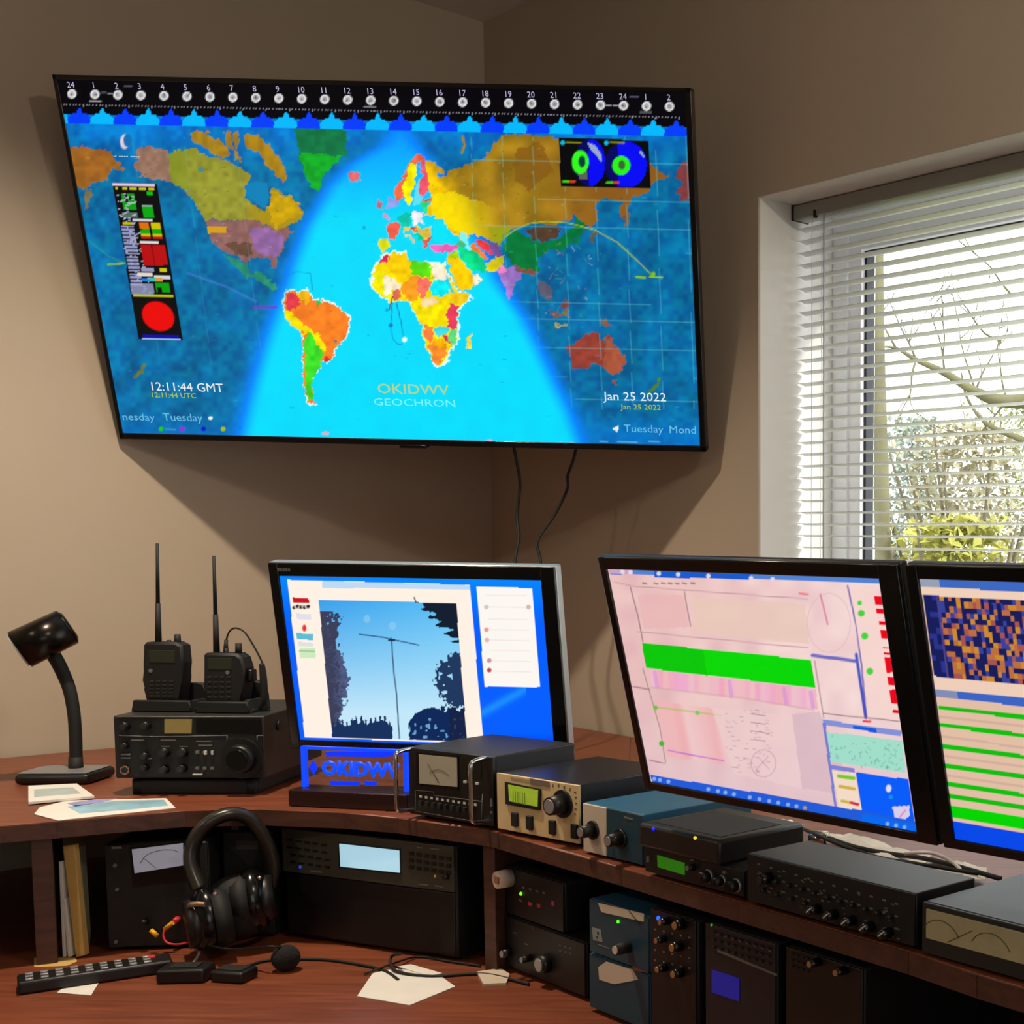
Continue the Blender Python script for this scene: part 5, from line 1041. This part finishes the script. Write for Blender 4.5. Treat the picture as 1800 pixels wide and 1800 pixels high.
# beige meter unit at the far right
B0 = Hd.M @ Vector((Hd.W + .012, .0, 0)); B1 = Hd.M @ Vector((Hd.W + .20, .0, 0))
Id = Dev('power_meter', 'beige panel meter in a dark frame to the right of the black console', 'measuring instrument', None, None, SZ + .003, .057, .17, A=B0, B=B1, lift=.003)
Id.body(mat('slate_case_paint', (44, 56, 66), .4), .002).feet(.006); Id.panel(M_dgrey, .004, .0005)
MB().box(.008, Id.W - .01, -.0062, -.004, .018, Id.H - .006, .0008).build('meter_window', mat('beige_meter_face', (150, 140, 105), .5, var=.12, scale=25, emit=(110, 100, 70), es=.2), Id.o, Id.M)
b = MB()
for k in range(2):
    P0 = [(.03 + .07 * k + .03 * math.cos(a), -.0066, .014 + .028 * math.sin(a)) for a in np.linspace(.5, 2.6, 9)]; b.tube(P0, .0005, 5, samples=2)
b.cyl((.04, -.0066, .02), (.075, -.0066, .04), .0005, seg=5); b.build('meter_scale', mat('dark_olive_print', (90, 80, 50), .6), Id.o, Id.M)

# loose cables and papers behind the console, under the monitors
prs = [('folded_sheet', 'crumpled white sheet under the gap between the two right monitors', [(1480, 1498), (1590, 1494), (1640, 1500), (1625, 1516), (1530, 1512)]), ('folded_sheet', 'crumpled white sheet at the right end behind the black console', [(1560, 1514), (1650, 1500), (1735, 1520), (1730, 1538), (1650, 1530)]),
       ('folded_sheet', 'crumpled white sheet under the middle of the pink-screen monitor', [(1455, 1462), (1500, 1466), (1545, 1480), (1590, 1492), (1520, 1494), (1462, 1480)]), ('folded_sheet', 'crumpled pale sheet just behind the flat black modem', [(1318, 1436), (1390, 1440), (1415, 1450), (1380, 1456), (1330, 1448)])]
for i, (n, lab, pts) in enumerate(prs):
    zz = SZ + .012 + .006 * (i % 2)
    P_ = [atz(x, y, zz) for x, y in pts]; c = sum(P_, Vector()) / len(P_)
    bm = bmesh.new(); vs_ = [bm.verts.new((p.x, p.y, SZ + .001 + rr.uniform(0, .018))) for p in P_]; cv = bm.verts.new((c.x, c.y, SZ + .022))
    for a_, c2 in zip(vs_, vs_[1:] + vs_[:1]): bm.faces.new((a_, c2, cv))
    bmesh.ops.subdivide_edges(bm, edges=bm.edges, cuts=3, use_grid_fill=True)
    for v in bm.verts: v.co.z = max(SZ + .0008, v.co.z + rr.uniform(-.004, .004))
    me = bpy.data.meshes.new(n); bm.to_mesh(me); bm.free(); me.materials.append(M_paper); o = link(n, me, None, I4); sm = o.modifiers.new('t', 'SOLIDIFY'); sm.thickness = .0005
    tag(o, lab, 'paper', 'crumpled papers under the right monitors')
def cable(pts, r, m, lab, z=SZ + .004, name='loose_cable', group='loose cables behind the console'):
    q = [atz(x, y, z + (h if h else 0)) for x, y, h in pts]; o = MB().tube(q, r, 8).build(name, m, None, I4); tag(o, lab, 'cable', group)
cable([(1450, 1470, .01), (1500, 1488, .02), (1560, 1500, .012), (1640, 1512, .02), (1760, 1545, .01)], .0035, M_rubber, 'thick black cable running along behind the console')
cable([(1400, 1452, .01), (1470, 1482, .03), (1540, 1506, .02), (1610, 1518, .03), (1720, 1536, .02)], .0028, M_rubber, 'thin black cable crossing the crumpled sheets')
cable([(1590, 1500, .03), (1640, 1500, .035), (1680, 1520, .02), (1700, 1548, .01)], .0026, mat('white_cable', (215, 212, 210), .5), 'white cable looping between the two right monitors')
cable([(1300, 1425, .02), (1340, 1440, .03), (1372, 1452, .03), (1400, 1478, .02)], .0022, mat('grey_cable', (150, 145, 140), .5), 'grey cable draped behind the flat black modem')
cc_ = atz(1440, 1470, SZ + .02); o = MB().cyl(cc_ + Vector((-.012, .004, -.004)), cc_ + Vector((.012, -.004, -.004)), .0125, seg=20).cyl(cc_ + Vector((.012, -.004, -.004)), cc_ + Vector((.014, -.0045, -.004)), .009, seg=20).build('round_plug', M_chrome, None, I4); tag(o, 'round chrome plug lying behind the console', 'plug')
bp = atz(1597, 1494, SZ + .025); o = MB().sphere(bp, .005, 2, (1.6, 1, .7)).build('power_light', glow('blue_power_light', (16, 10, 225), 1.6), mon2); 

# ------------------------------------------------------------------ equipment on the desk, under the shelf
def fline(x, y, rec):    # a point at the shelf's front edge, set back a little
    p = atz(x, y, SZ); return p
def under(name, lab, cat, xa, xb, seg, top, D, rec=.02, group=None, lift=.006, zb=None):
    """seg: two front-edge points (world xy) whose line the face follows, set back by rec"""
    a = Vector((seg[0][0], seg[0][1], 0)); c = Vector((seg[1][0], seg[1][1], 0)); d = (c - a).normalized(); n = Vector((-d.y, d.x, 0)); a = a + n * rec
    pa = onp(xa, top[1], n, a); pb = onp(xb, top[1], n, a)
    return Dev(name, lab, cat, None, None, (zb if zb else DZ + lift), top, D, group, A=Vector((pa.x, pa.y, 0)), B=Vector((pb.x, pb.y, 0)), lift=lift if not zb else 0)
segL = (fr[1], fr[3]); segM = (fr[6], fr[7]); segR = (fr[7], fr[8]); segR2 = (fr[8], fr[10])
# left power amplifier with lit meter
R_d = Dev('power_supply', 'tall black power supply with a lit grey meter beside the upright papers', 'power supply', (192, 1666), (372, 1658), DZ + .006, (190, 1484), .3, lift=.006)
R_d.body(M_dgrey, .003).feet(); R_d.panel(M_black2, .004, .001)
R_d.quadp([(229, 1489), (326, 1479), (326, 1548), (234, 1558)], M_gloss, 'meter_surround', .004, .002)
rfc = R_d.quadp([(232, 1493), (322, 1482), (322, 1521), (237, 1535)], mat('lit_grey_meter', (130, 130, 138), .4, emit=(112, 112, 122), es=.9, var=.05), 'meter_face', .006, .001)
b = MB(); P0 = [R_d.f(x, y, .0085) for x, y in ((246, 1518), (258, 1503), (280, 1495), (302, 1494), (314, 1498))]; b.tube([(x, -.0085, z) for x, z in P0], .0005, 6)
p0, p1 = R_d.f(274, 1526, .0085), R_d.f(252, 1508, .0085); b.cyl((p0[0], -.0085, p0[1]), (p1[0], -.0085, p1[1]), .0004, seg=6); b.build('meter_scale', M_dgrey, rfc, R_d.M)
for x, y in ((203, 1521), (207, 1563), (205, 1655)): R_d.knob(x, y, 3.5, .004, m=M_label, name='screw')
R_d.led(346, 1521, (150, 220, 20), 3, 2.0, cname='yellow_green_led'); R_d.led(342, 1512, (10, 20, 120), 2, .8, cname='dark_blue_led')
for x, y, m in ((312, 1616, M_red), (256, 1620, M_black)): R_d.knob(x, y, 6, .014, m=m, cap=m, name='terminal_post', off=.004)
R_d.keys([(205, 1490, 16, 4)], M_label, name='printed_marks', off=.004, t=.0006)
def plug(dev, a, c_, r=.0038):
    p0, p1 = dev.f(*a, .02), dev.f(*c_, .024); o = MB().cyl((p0[0], -.024, p0[1]), (p1[0], -.028, p1[1]), r, seg=12).build('banana_plug', M_yellow, None, dev.M); return o
tag(plug(R_d, (291, 1632), (305, 1621)), 'yellow plug joined to the red wire and red terminal', 'plug', 'yellow plugs'); tag(plug(R_d, (267, 1634), (278, 1644)), 'loose yellow plug to the left of the red wire', 'plug', 'yellow plugs')
P_ = [R_d.f(x, y, .03) for x, y in ((289, 1634), (288, 1645), (296, 1655), (315, 1657), (338, 1652))]
o = MB().tube([(x, -.028 - .004 * i, z) for i, (x, z) in enumerate(P_)], .0017, 8).build('red_wire', mat('red_wire_sleeve', (215, 50, 60), .4), None, R_d.M); tag(o, 'curved red wire running from the red terminal of the power supply', 'wire')

# dark unit between supply and receiver
Sx = Dev('network_box', 'plain black box with a dim grey label behind the headphones', 'equipment box', (396, 1645), (484, 1643), DZ + .006, (396, 1462), .2, lift=.006)
Sx.body(M_black2, .003).feet(); Sx.quadp([(416, 1478), (454, 1477), (454, 1493), (416, 1494)], mat('dim_label', (48, 46, 42), .5), 'label_plate', .0005, .001)

# big receiver with pale blue display
Q = Dev('large_receiver', 'large black receiver with a pale blue lit display on its olive-grey top panel', 'radio receiver', (505, 1641), (806, 1685), DZ + .006, (500, 1454), .38, lift=.006)
Q.body(M_black2, .003).feet()
c0, c1 = Q.f(501, 1531, .004), Q.f(500, 1455, .004)
Q.panel(mat('olive_grey_panel', (58, 56, 46), .5, var=.06), .006, name='control_panel', x0=.001, x1=Q.W - .001, z0=c0[1], z1=c1[1])
Q.panel(M_black, .002, name='lower_cover', x0=.004, x1=Q.W - .004, z0=.004, z1=c0[1] - .003)
qf = Q.quadp([(595, 1480), (705, 1492), (705, 1537), (596, 1526)], M_rubber, 'display_frame', .006, .0008)
qd = Q.quadp([(597, 1483), (702, 1495), (703, 1534), (599, 1523)], mat('pale_blue_display', (150, 190, 205), .4, emit=(150, 190, 208), es=1.0, var=.02), 'display', .007, .001)
nest(qd, qf)
Q.keys([(510 + 15 * i + 6 * (j > 1), 1476 + 13 * j + 2.2 * i, 11, 3) for i in range(5) for j in range(4)], M_black, name='buttons', off=.006, t=.002)
Q.keys([(724 + 13 * i, 1500 + 12 * j + 2 * i, 9, 6) for i in range(6) for j in range(3)], M_black, name='button_block', off=.006, t=.002)
Q.keys([(556, 1532, 26, 2.5), (745, 1555, 20, 2.5), (772, 1558, 18, 2.5), (738, 1490, 12, 2), (764, 1492, 20, 2)], M_label, name='printed_marks', off=.006, t=.0005)
Q.led(528, 1524, (40, 70, 170), 3, .8, off=.006, cname='dim_blue_led'); Q.led(765, 1540, (150, 120, 50), 2.5, .6, off=.006, cname='dim_amber_led')
Q.knob(786, 1541, 5, .008, m=M_black, off=.006)

# right bay
segX = (fr[7], (fr[7][0] + .745, fr[7][1] - .667))
K_ = under('knob_radio', 'lower black radio with silver knobs beside the shelf divider', 'radio', 872, 1030, segR, (872, 1601), .25, rec=.03)
K_.body(M_black2, .003).feet(); K_.panel(M_black, .003, .001)
for x, y, r, nm in ((874, 1663, 6, 'knob'), (896, 1674, 8.5, 'knob'), (931, 1684, 6.5, 'knob'), (961, 1693, 17, 'volume_knob')): K_.knob(x, y, r, .014, m=M_black, cap=M_silver, name=nm)
K_.keys([(985 + 9 * (i % 3), 1662 + 9 * (i // 3) + (i % 3) * 2.5, 6, 2.5) for i in range(6)] + [(905, 1640, 10, 2), (925, 1660, 8, 2)], M_label, name='printed_marks', off=.003, t=.0005)
K_.keys([(938, 1632, 7, 6)], mat('dark_red_mark', (90, 22, 26), .5), name='red_mark', off=.003, t=.0005)
zK = DZ + .006 + K_.H
J = under('receiver', 'upper black unit with red printed marks and one green light beside the shelf divider', 'radio', 872, 992, segR, (872, 1515), .22, rec=.032, zb=zK + .003)
J.body(M_black2, .003); MB().box(.01, J.W - .01, .01, .2, -.0026, .0, .0).build('foot', M_rubber, J.o, J.M); J.panel(M_black, .003, .001)
J.led(916, 1571, (110, 225, 30), 3.4, 1.8, cname='green_led')
J.keys([(920 + 12 * i, 1560 + 3.2 * i, 7, 3) for i in range(4)], M_label, name='printed_marks', off=.003, t=.0005)
J.keys([(915, 1583, 8, 3), (932, 1589, 12, 6), (947, 1592, 10, 6), (972, 1588, 8, 8)], mat('dim_red_mark', (120, 26, 36), .5, emit=(110, 14, 28), es=.6), name='red_marks', off=.003, t=.0005)
cx_, cz_ = J.f(879, 1546, .02)
MB().use(M_cream).cyl((cx_, -.003, cz_), (cx_, -.026, cz_), .0145, .0135, 24).use(mat('tan_label', (140, 100, 75), .5)).box(cx_ - .004, cx_ + .008, -.0275, -.026, cz_ - .005, cz_ + .006).build('large_silver_knob', None, J.o, J.M)

Mb = under('small_amplifier', 'lower blue unit with a stained paper label, under the blue meter amplifier', 'amplifier', 1037, 1142, segX, (1037, 1674), .24, rec=.012)
Mb.body(M_blue, .002).feet(.006); Mb.panel(M_bluefront, .002, .001)
Mb.quadp([(1052, 1700), (1066, 1690), (1112, 1704), (1122, 1722), (1080, 1730), (1054, 1722)], M_cream, 'paper_label', .002, .0006)
Mb.quadp([(1112, 1697), (1140, 1702), (1140, 1710), (1114, 1706)], mat('rust_strip', (130, 80, 60), .6), 'rust_strip', .002, .0006)
zM = DZ + .006 + Mb.H
L = under('meter_amplifier', 'upper teal-blue amplifier with a long cream meter and one black knob', 'amplifier', 1037, 1142, segX, (1037, 1578), .24, rec=.01, zb=zM + .003)
L.body(M_blue, .002); MB().box(.01, L.W - .01, .01, .2, -.0026, 0, .0).build('foot', M_rubber, L.o, L.M); L.panel(M_bluefront, .002, .001)
lfc = L.quadp([(1052, 1587), (1132, 1606), (1132, 1620), (1058, 1603)], mat('cream_long_meter', (175, 160, 135), .5, emit=(120, 105, 85), es=.3), 'meter_face', .002, .001)
p0, p1 = L.f(1106, 1601, .0035), L.f(1126, 1626, .0035); MB().cyl((p0[0], -.0038, p0[1]), (p1[0], -.0038, p1[1]), .0006, seg=6).build('needle', M_rubber, lfc, L.M)
L.led(1087, 1620, (70, 225, 20), 3.4, 2.0, off=.002, cname='bright_green_led')
L.knob(1105, 1664, 11, .022, m=M_rubber, cap=M_cream, off=.002)
L.quadp([(1041, 1630), (1056, 1634), (1060, 1656), (1043, 1652)], mat('grey_emblem', (135, 140, 138), .5), 'emblem', .002, .0006)
L.keys([(1051, 1640, 5, 4), (1049, 1647, 5, 3)], M_bluefront, name='emblem_marks', off=.0028, t=.0004); L.keys([(1062, 1664, 34, 2)], M_label, name='printed_line', off=.002, t=.0005)

N = under('radio_stack_unit', 'black radio with gold-capped knobs and a bright blue light, next to the teal amplifier', 'radio', 1146, 1226, segX, (1146, 1594), .25, rec=.01)
N.body(M_black2, .003).feet(); N.panel(M_black, .003, .001)
N.led(1158, 1614, (20, 80, 255), 4.5, 2.2, cname='bright_blue_led'); 
for x, y, r in ((1175, 1618, 7), (1201, 1624, 10), (1168, 1650, 7), (1196, 1662, 10), (1170, 1700, 8), (1198, 1709, 9)): N.knob(x, y, r, .014, m=M_gloss, cap=M_gold)
N.keys([(1152 + (i % 5) * 15, 1634 + (i // 5) * 18 + (i % 5) * 3.5, 5, 3) for i in range(20)], M_label, name='printed_marks', off=.003, t=.0005)
Od = under('transceiver', 'black transceiver with a dark blue display low on its front, in the right bay', 'radio', 1242, 1366, segX, (1242, 1619), .28, rec=.012)
Od.body(M_black2, .003).feet(); Od.panel(mat('bluish_black_panel', (30, 31, 38), .4), .003, .001)
Od.quadp([(1252, 1704), (1300, 1720), (1300, 1760), (1252, 1744)], mat('deep_blue_display', (16, 20, 90), .3, emit=(16, 20, 110), es=.9), 'display', .003, .001)
Od.quadp([(1262, 1668), (1366, 1712), (1366, 1716), (1262, 1673)], M_label, 'trim_line', .003, .0008)
Od.led(1251, 1626, (60, 140, 20), 2.6, 1.0, cname='dull_green_led')
Od.keys([(1256 + (i % 9) * 12, 1638 + (i // 9) * 13 + (i % 9) * 3.6, 7, 4) for i in range(27)], M_dgrey, off=.003); Od.keys([(1262 + i * 13, 1643 + i * 4, 5, 2) for i in range(8)], M_label, name='printed_marks', off=.006, t=.0004)
Pd = under('transceiver', 'black radio with two brass-coloured knobs, rightmost under the shelf in the right bay', 'radio', 1384, 1520, segX, (1384, 1661), .28, rec=.012)
Pd.body(M_black2, .003).feet(); Pd.panel(M_black, .003, .001)
for x, y in ((1440, 1690), (1486, 1705)): Pd.knob(x, y, 8, .016, m=M_gloss, cap=M_gold)
Pd.keys([(1394 + (i % 4) * 9, 1676 + (i // 4) * 11 + (i % 4) * 3, 5, 3) for i in range(12)], M_dgrey, off=.003)

# upright papers at the left, leaning against the supply
Yb = atz(140, 1684, DZ).y
def sheet(name, lab, cat, px, th, m, dpt=.012, yb=None, grp=None):
    Y0 = yb or Yb; P_ = [aty(x, y, Y0) for x, y in px]; 
    zmin = min(p.z for p in P_); dz = DZ + .0008 - zmin
    t = MB().prism([(p.x, p.z + dz) for p in P_], Y0, Y0 + dpt, .0006).build(name, m, None, I4); return tag(t, lab, cat, grp)
M_manila = mat('manila_card', (200, 165, 95), .7, var=.05)
sheet('padded_envelope', 'thick manila envelope leaning to the right under the shelf', 'envelope', [(110, 1484), (130, 1482), (149, 1676), (133, 1680)], 0, M_manila)
sheet('document', 'thin white document standing leftmost under the shelf', 'document', [(103, 1516), (109, 1516), (115, 1683), (110, 1684)], 0, M_paper, grp='upright documents')
sheet('document', 'thin white document standing between the leftmost sheet and the manila envelope', 'document', [(110, 1580), (114, 1580), (126, 1681), (119, 1683)], 0, M_paper, grp='upright documents')
sheet('grey_folder', 'narrow grey-green folder standing between the envelope and the power supply', 'folder', [(138, 1497), (143, 1497), (152, 1650), (150, 1676)], 0, mat('grey_green_card', (120, 120, 95), .6), yb=Yb + .05)
paper('flat_envelope', 'cream envelope lying flat under the upright documents', 'envelope', [(60, 1684), (132, 1683), (136, 1690), (118, 1698), (60, 1700)], DZ + .0004, M_manila, .0003)

# headphones with boom microphone
Hc = atz(412, 1676, DZ); Yh = Hc.y
t = thing('headset', Matrix.Translation((Hc.x, Hc.y, DZ)), 'big black headphones with a boom microphone standing on the desk', 'headphones')
g = lambda x, y, dy=0.0: aty(x, y, Yh + dy)
def cup(c, r, d, yaw, nm, tilt=0):
    M_ = Matrix.Translation(c) @ Matrix.Rotation(yaw, 4, 'Z') @ Matrix.Rotation(tilt, 4, 'Y')
    o = MB().sphere((0, 0, 0), 1, 4, (d, r * .82, r)).build(nm, M_gloss, t, M_)
    MB().cyl((d * .25, 0, 0), (d * 1.05, 0, 0), r * .74, r * .70, 36).build('outer_shell', M_black, o, M_)
    MB().cyl((-d * .2, 0, 0), (-d * 1.05, 0, 0), r * .92, r * .8, 36).build('ear_cushion', M_rubber, o, M_)
    return M_
lc = g(366, 1618, -.03); rc = g(446, 1582, .03)
lc.z = max(lc.z, DZ + .056); 
cup(lc, .055, .03, math.radians(215), 'left_ear_cup', .1); cup(rc, .054, .03, math.radians(25), 'right_ear_cup', -.1)
# inner mass between the cups as photographed: the folded yoke and coiled lead
band = [g(349, 1560, -.03), g(336, 1520, -.02), g(340, 1480, -.01), g(366, 1446, .0), g(405, 1430, .02), g(440, 1440, .04), g(466, 1474, .05), g(480, 1520, .06), g(474, 1560, .06)]
def strap(pts, w, th, nm, m, par):
    b = MB(); pr = None; n = 44; P_ = []
    bmv = MB(); 
    # sample a smooth curve
    def cr(i, u):
        p0 = pts[max(i - 1, 0)]; p1 = pts[i]; p2 = pts[i + 1]; p3 = pts[min(i + 2, len(pts) - 1)]
        return 0.5 * ((2 * p1) + (p2 - p0) * u + (2 * p0 - 5 * p1 + 4 * p2 - p3) * u * u + (3 * p1 - p0 - 3 * p2 + p3) * u ** 3)
    for i in range(len(pts) - 1):
        for k in range(6): P_.append(cr(i, k / 6))
    P_.append(pts[-1]); wd = Vector((.45, -.89, 0.0)).normalized()
    for i, p in enumerate(P_):
        d = (P_[min(i + 1, len(P_) - 1)] - P_[max(i - 1, 0)]).normalized(); nn = d.cross(wd).normalized(); f = w * (.55 + .45 * math.sin(math.pi * i / (len(P_) - 1)))
        ring = [b.bm.verts.new(p + wd * a * f + nn * c * th) for a, c in ((-1, -.5), (-.8, .4), (0, 1), (.8, .4), (1, -.5), (0, -.9))]
        if pr:
            for k in range(6):
                fc = b.bm.faces.new((pr[k], pr[(k + 1) % 6], ring[(k + 1) % 6], ring[k])); fc.smooth = True
        else: b.bm.faces.new(ring)
        pr = ring
    b.bm.faces.new(pr[::-1]); return b.build(nm, m, par, I4)
strap(band, .020, .0125, 'headband', mat('worn_black_leather', (40, 37, 32), .3, var=.25, scale=40), t)
for a_, c_ in ((lc, band[0]), (rc, band[-1])):
    MB().tube([a_ + Vector((0, -.02, .01)), (a_ + c_) / 2 + Vector((0, -.02, .01)), c_], .0035, 10).build('yoke', M_chrome if a_ is lc else M_black, t, I4)
MB().tube([lc + Vector((-.02, -.02, .02)), lc + Vector((-.005, -.038, .036)), lc + Vector((.016, -.036, .036))], .0045, 10).build('slider_arm', mat('tan_metal', (150, 125, 100), .35, .6), t, I4)
for c in (g(378, 1571, -.07), g(456, 1543, .0)): MB().sphere(c, .004, 2).build('rivet', M_chrome, t, I4)
MB().sphere(lc * .5 + rc * .5 + Vector((0, .02, 0)), .047, 4, (1.1, .9, 1.15)).build('ear_pad', M_rubber, t, I4)
mic = atz(503, 1706, DZ); mc = Vector((mic.x, mic.y, DZ + .0205))
MB().tube([lc + Vector((.01, -.03, -.03)), g(400, 1668, -.06), g(440, 1668, -.08), g(476, 1664, -.1), mc + Vector((.004, .01, .012))], .0022, 8).build('microphone_boom', M_black, t, I4)
MB().sphere(mc, .0205, 4, (1.05, 1, 1)).build('foam_windshield', mat('black_foam', (18, 18, 16), .95, var=.3, scale=300, bump=.3), t, I4)

def dcable(pts, r, m, lab, grp='cables trailing over the desk'):
    q = [atz(x, y, DZ + r + .0006 + h) for x, y, h in pts]; o = MB().tube(q, r, 8).build('desk_cable', m, None, I4); tag(o, lab, 'cable', grp)
dcable([(330, 1716, 0), (380, 1706, 0), (430, 1699, 0), (470, 1688, .0), (545, 1686, 0), (600, 1690, 0), (670, 1704, .0), (700, 1722, 0)], .0022, M_rubber, 'long black cable crossing the desk in front of the foam microphone')
dcable([(704, 1677, .03), (690, 1680, .014), (686, 1692, .006), (700, 1708, .002), (760, 1716, 0), (850, 1712, 0), (930, 1730, 0)], .0024, M_rubber, 'black cable dropping at the front of the large receiver')
dcable([(640, 1712, 0), (690, 1694, .006), (735, 1682, .0), (790, 1690, 0), (845, 1698, 0)], .0018, M_rubber, 'thin black cable looping beside the white sheets')
dcable([(338, 1664, .01), (350, 1672, .016), (346, 1684, .01), (338, 1696, .004), (345, 1708, 0)], .0022, M_silver, 'short twisted silver lead in front of the headphones')
paper('notepad_sheet', 'cream sheet lying on the desk below the large receiver', 'paper', [(628, 1752), (655, 1712), (690, 1703), (768, 1712), (800, 1735), (720, 1768)], DZ + .0004, M_paper, .0012, None, 'papers on the desk')
paper('notepad_sheet', 'narrow white sheet lying behind the cream sheet under the black cables', 'paper', [(700, 1700), (722, 1696), (778, 1712), (752, 1716)], DZ + .0018, M_paper, .0012, None, 'papers on the desk')
o = paper('paper_roll', 'cream card lying on the desk at the foot of the shelf divider', 'paper', [(838, 1712), (880, 1706), (896, 1716), (890, 1732), (850, 1734)], DZ + .0004, M_cream, .004)

# remote control and small black gadgets at the bottom edge
def slab(name, lab, cat, pc, L, W_, yaw, h, parts=None, grp=None):
    c = atz(*pc, DZ); M_ = frame(c, yaw); t = thing(name, M_, lab, cat, grp)
    MB().box(-L / 2, L / 2, -W_ / 2, W_ / 2, .0006, h, .004, 3).build('case', M_black, t, M_)
    if parts: parts(t, M_, h)
    return t
def rk(t, M_, h):
    b = MB()
    for i in range(9):
        for j in range(3): b.box(-.085 + i * .019 - .005, -.085 + i * .019 + .005, -.015 + j * .015 - .0035, -.015 + j * .015 + .0035, h - .0005, h + .0018, .0006)
    b.build('buttons', M_silver, t, M_)
    MB().box(.07, .079, .004, .012, h, h + .002).build('power_button', M_red, t, M_)
slab('remote_control', 'black remote control with rows of pale buttons at the near left of the desk', 'remote control', (170, 1722), .2, .05, .62, .02, rk)
def gk(t, M_, h):
    MB().box(-.02, .02, -.012, .012, h - .0005, h + .002, .0005).build('display', M_dgrey, t, M_)
slab('hand_microphone', 'small black hand microphone lying near the long desk cable', 'microphone', (328, 1722), .07, .045, .1, .022, gk)
slab('pocket_gadget', 'small black gadget with grey face lying right of the hand microphone', 'gadget', (412, 1722), .055, .04, -.15, .018, gk)
paper('note_card', 'white card lying under the remote control', 'paper', [(100, 1745), (150, 1708), (182, 1714), (160, 1750)], DZ + .0004, M_paper, .0005)
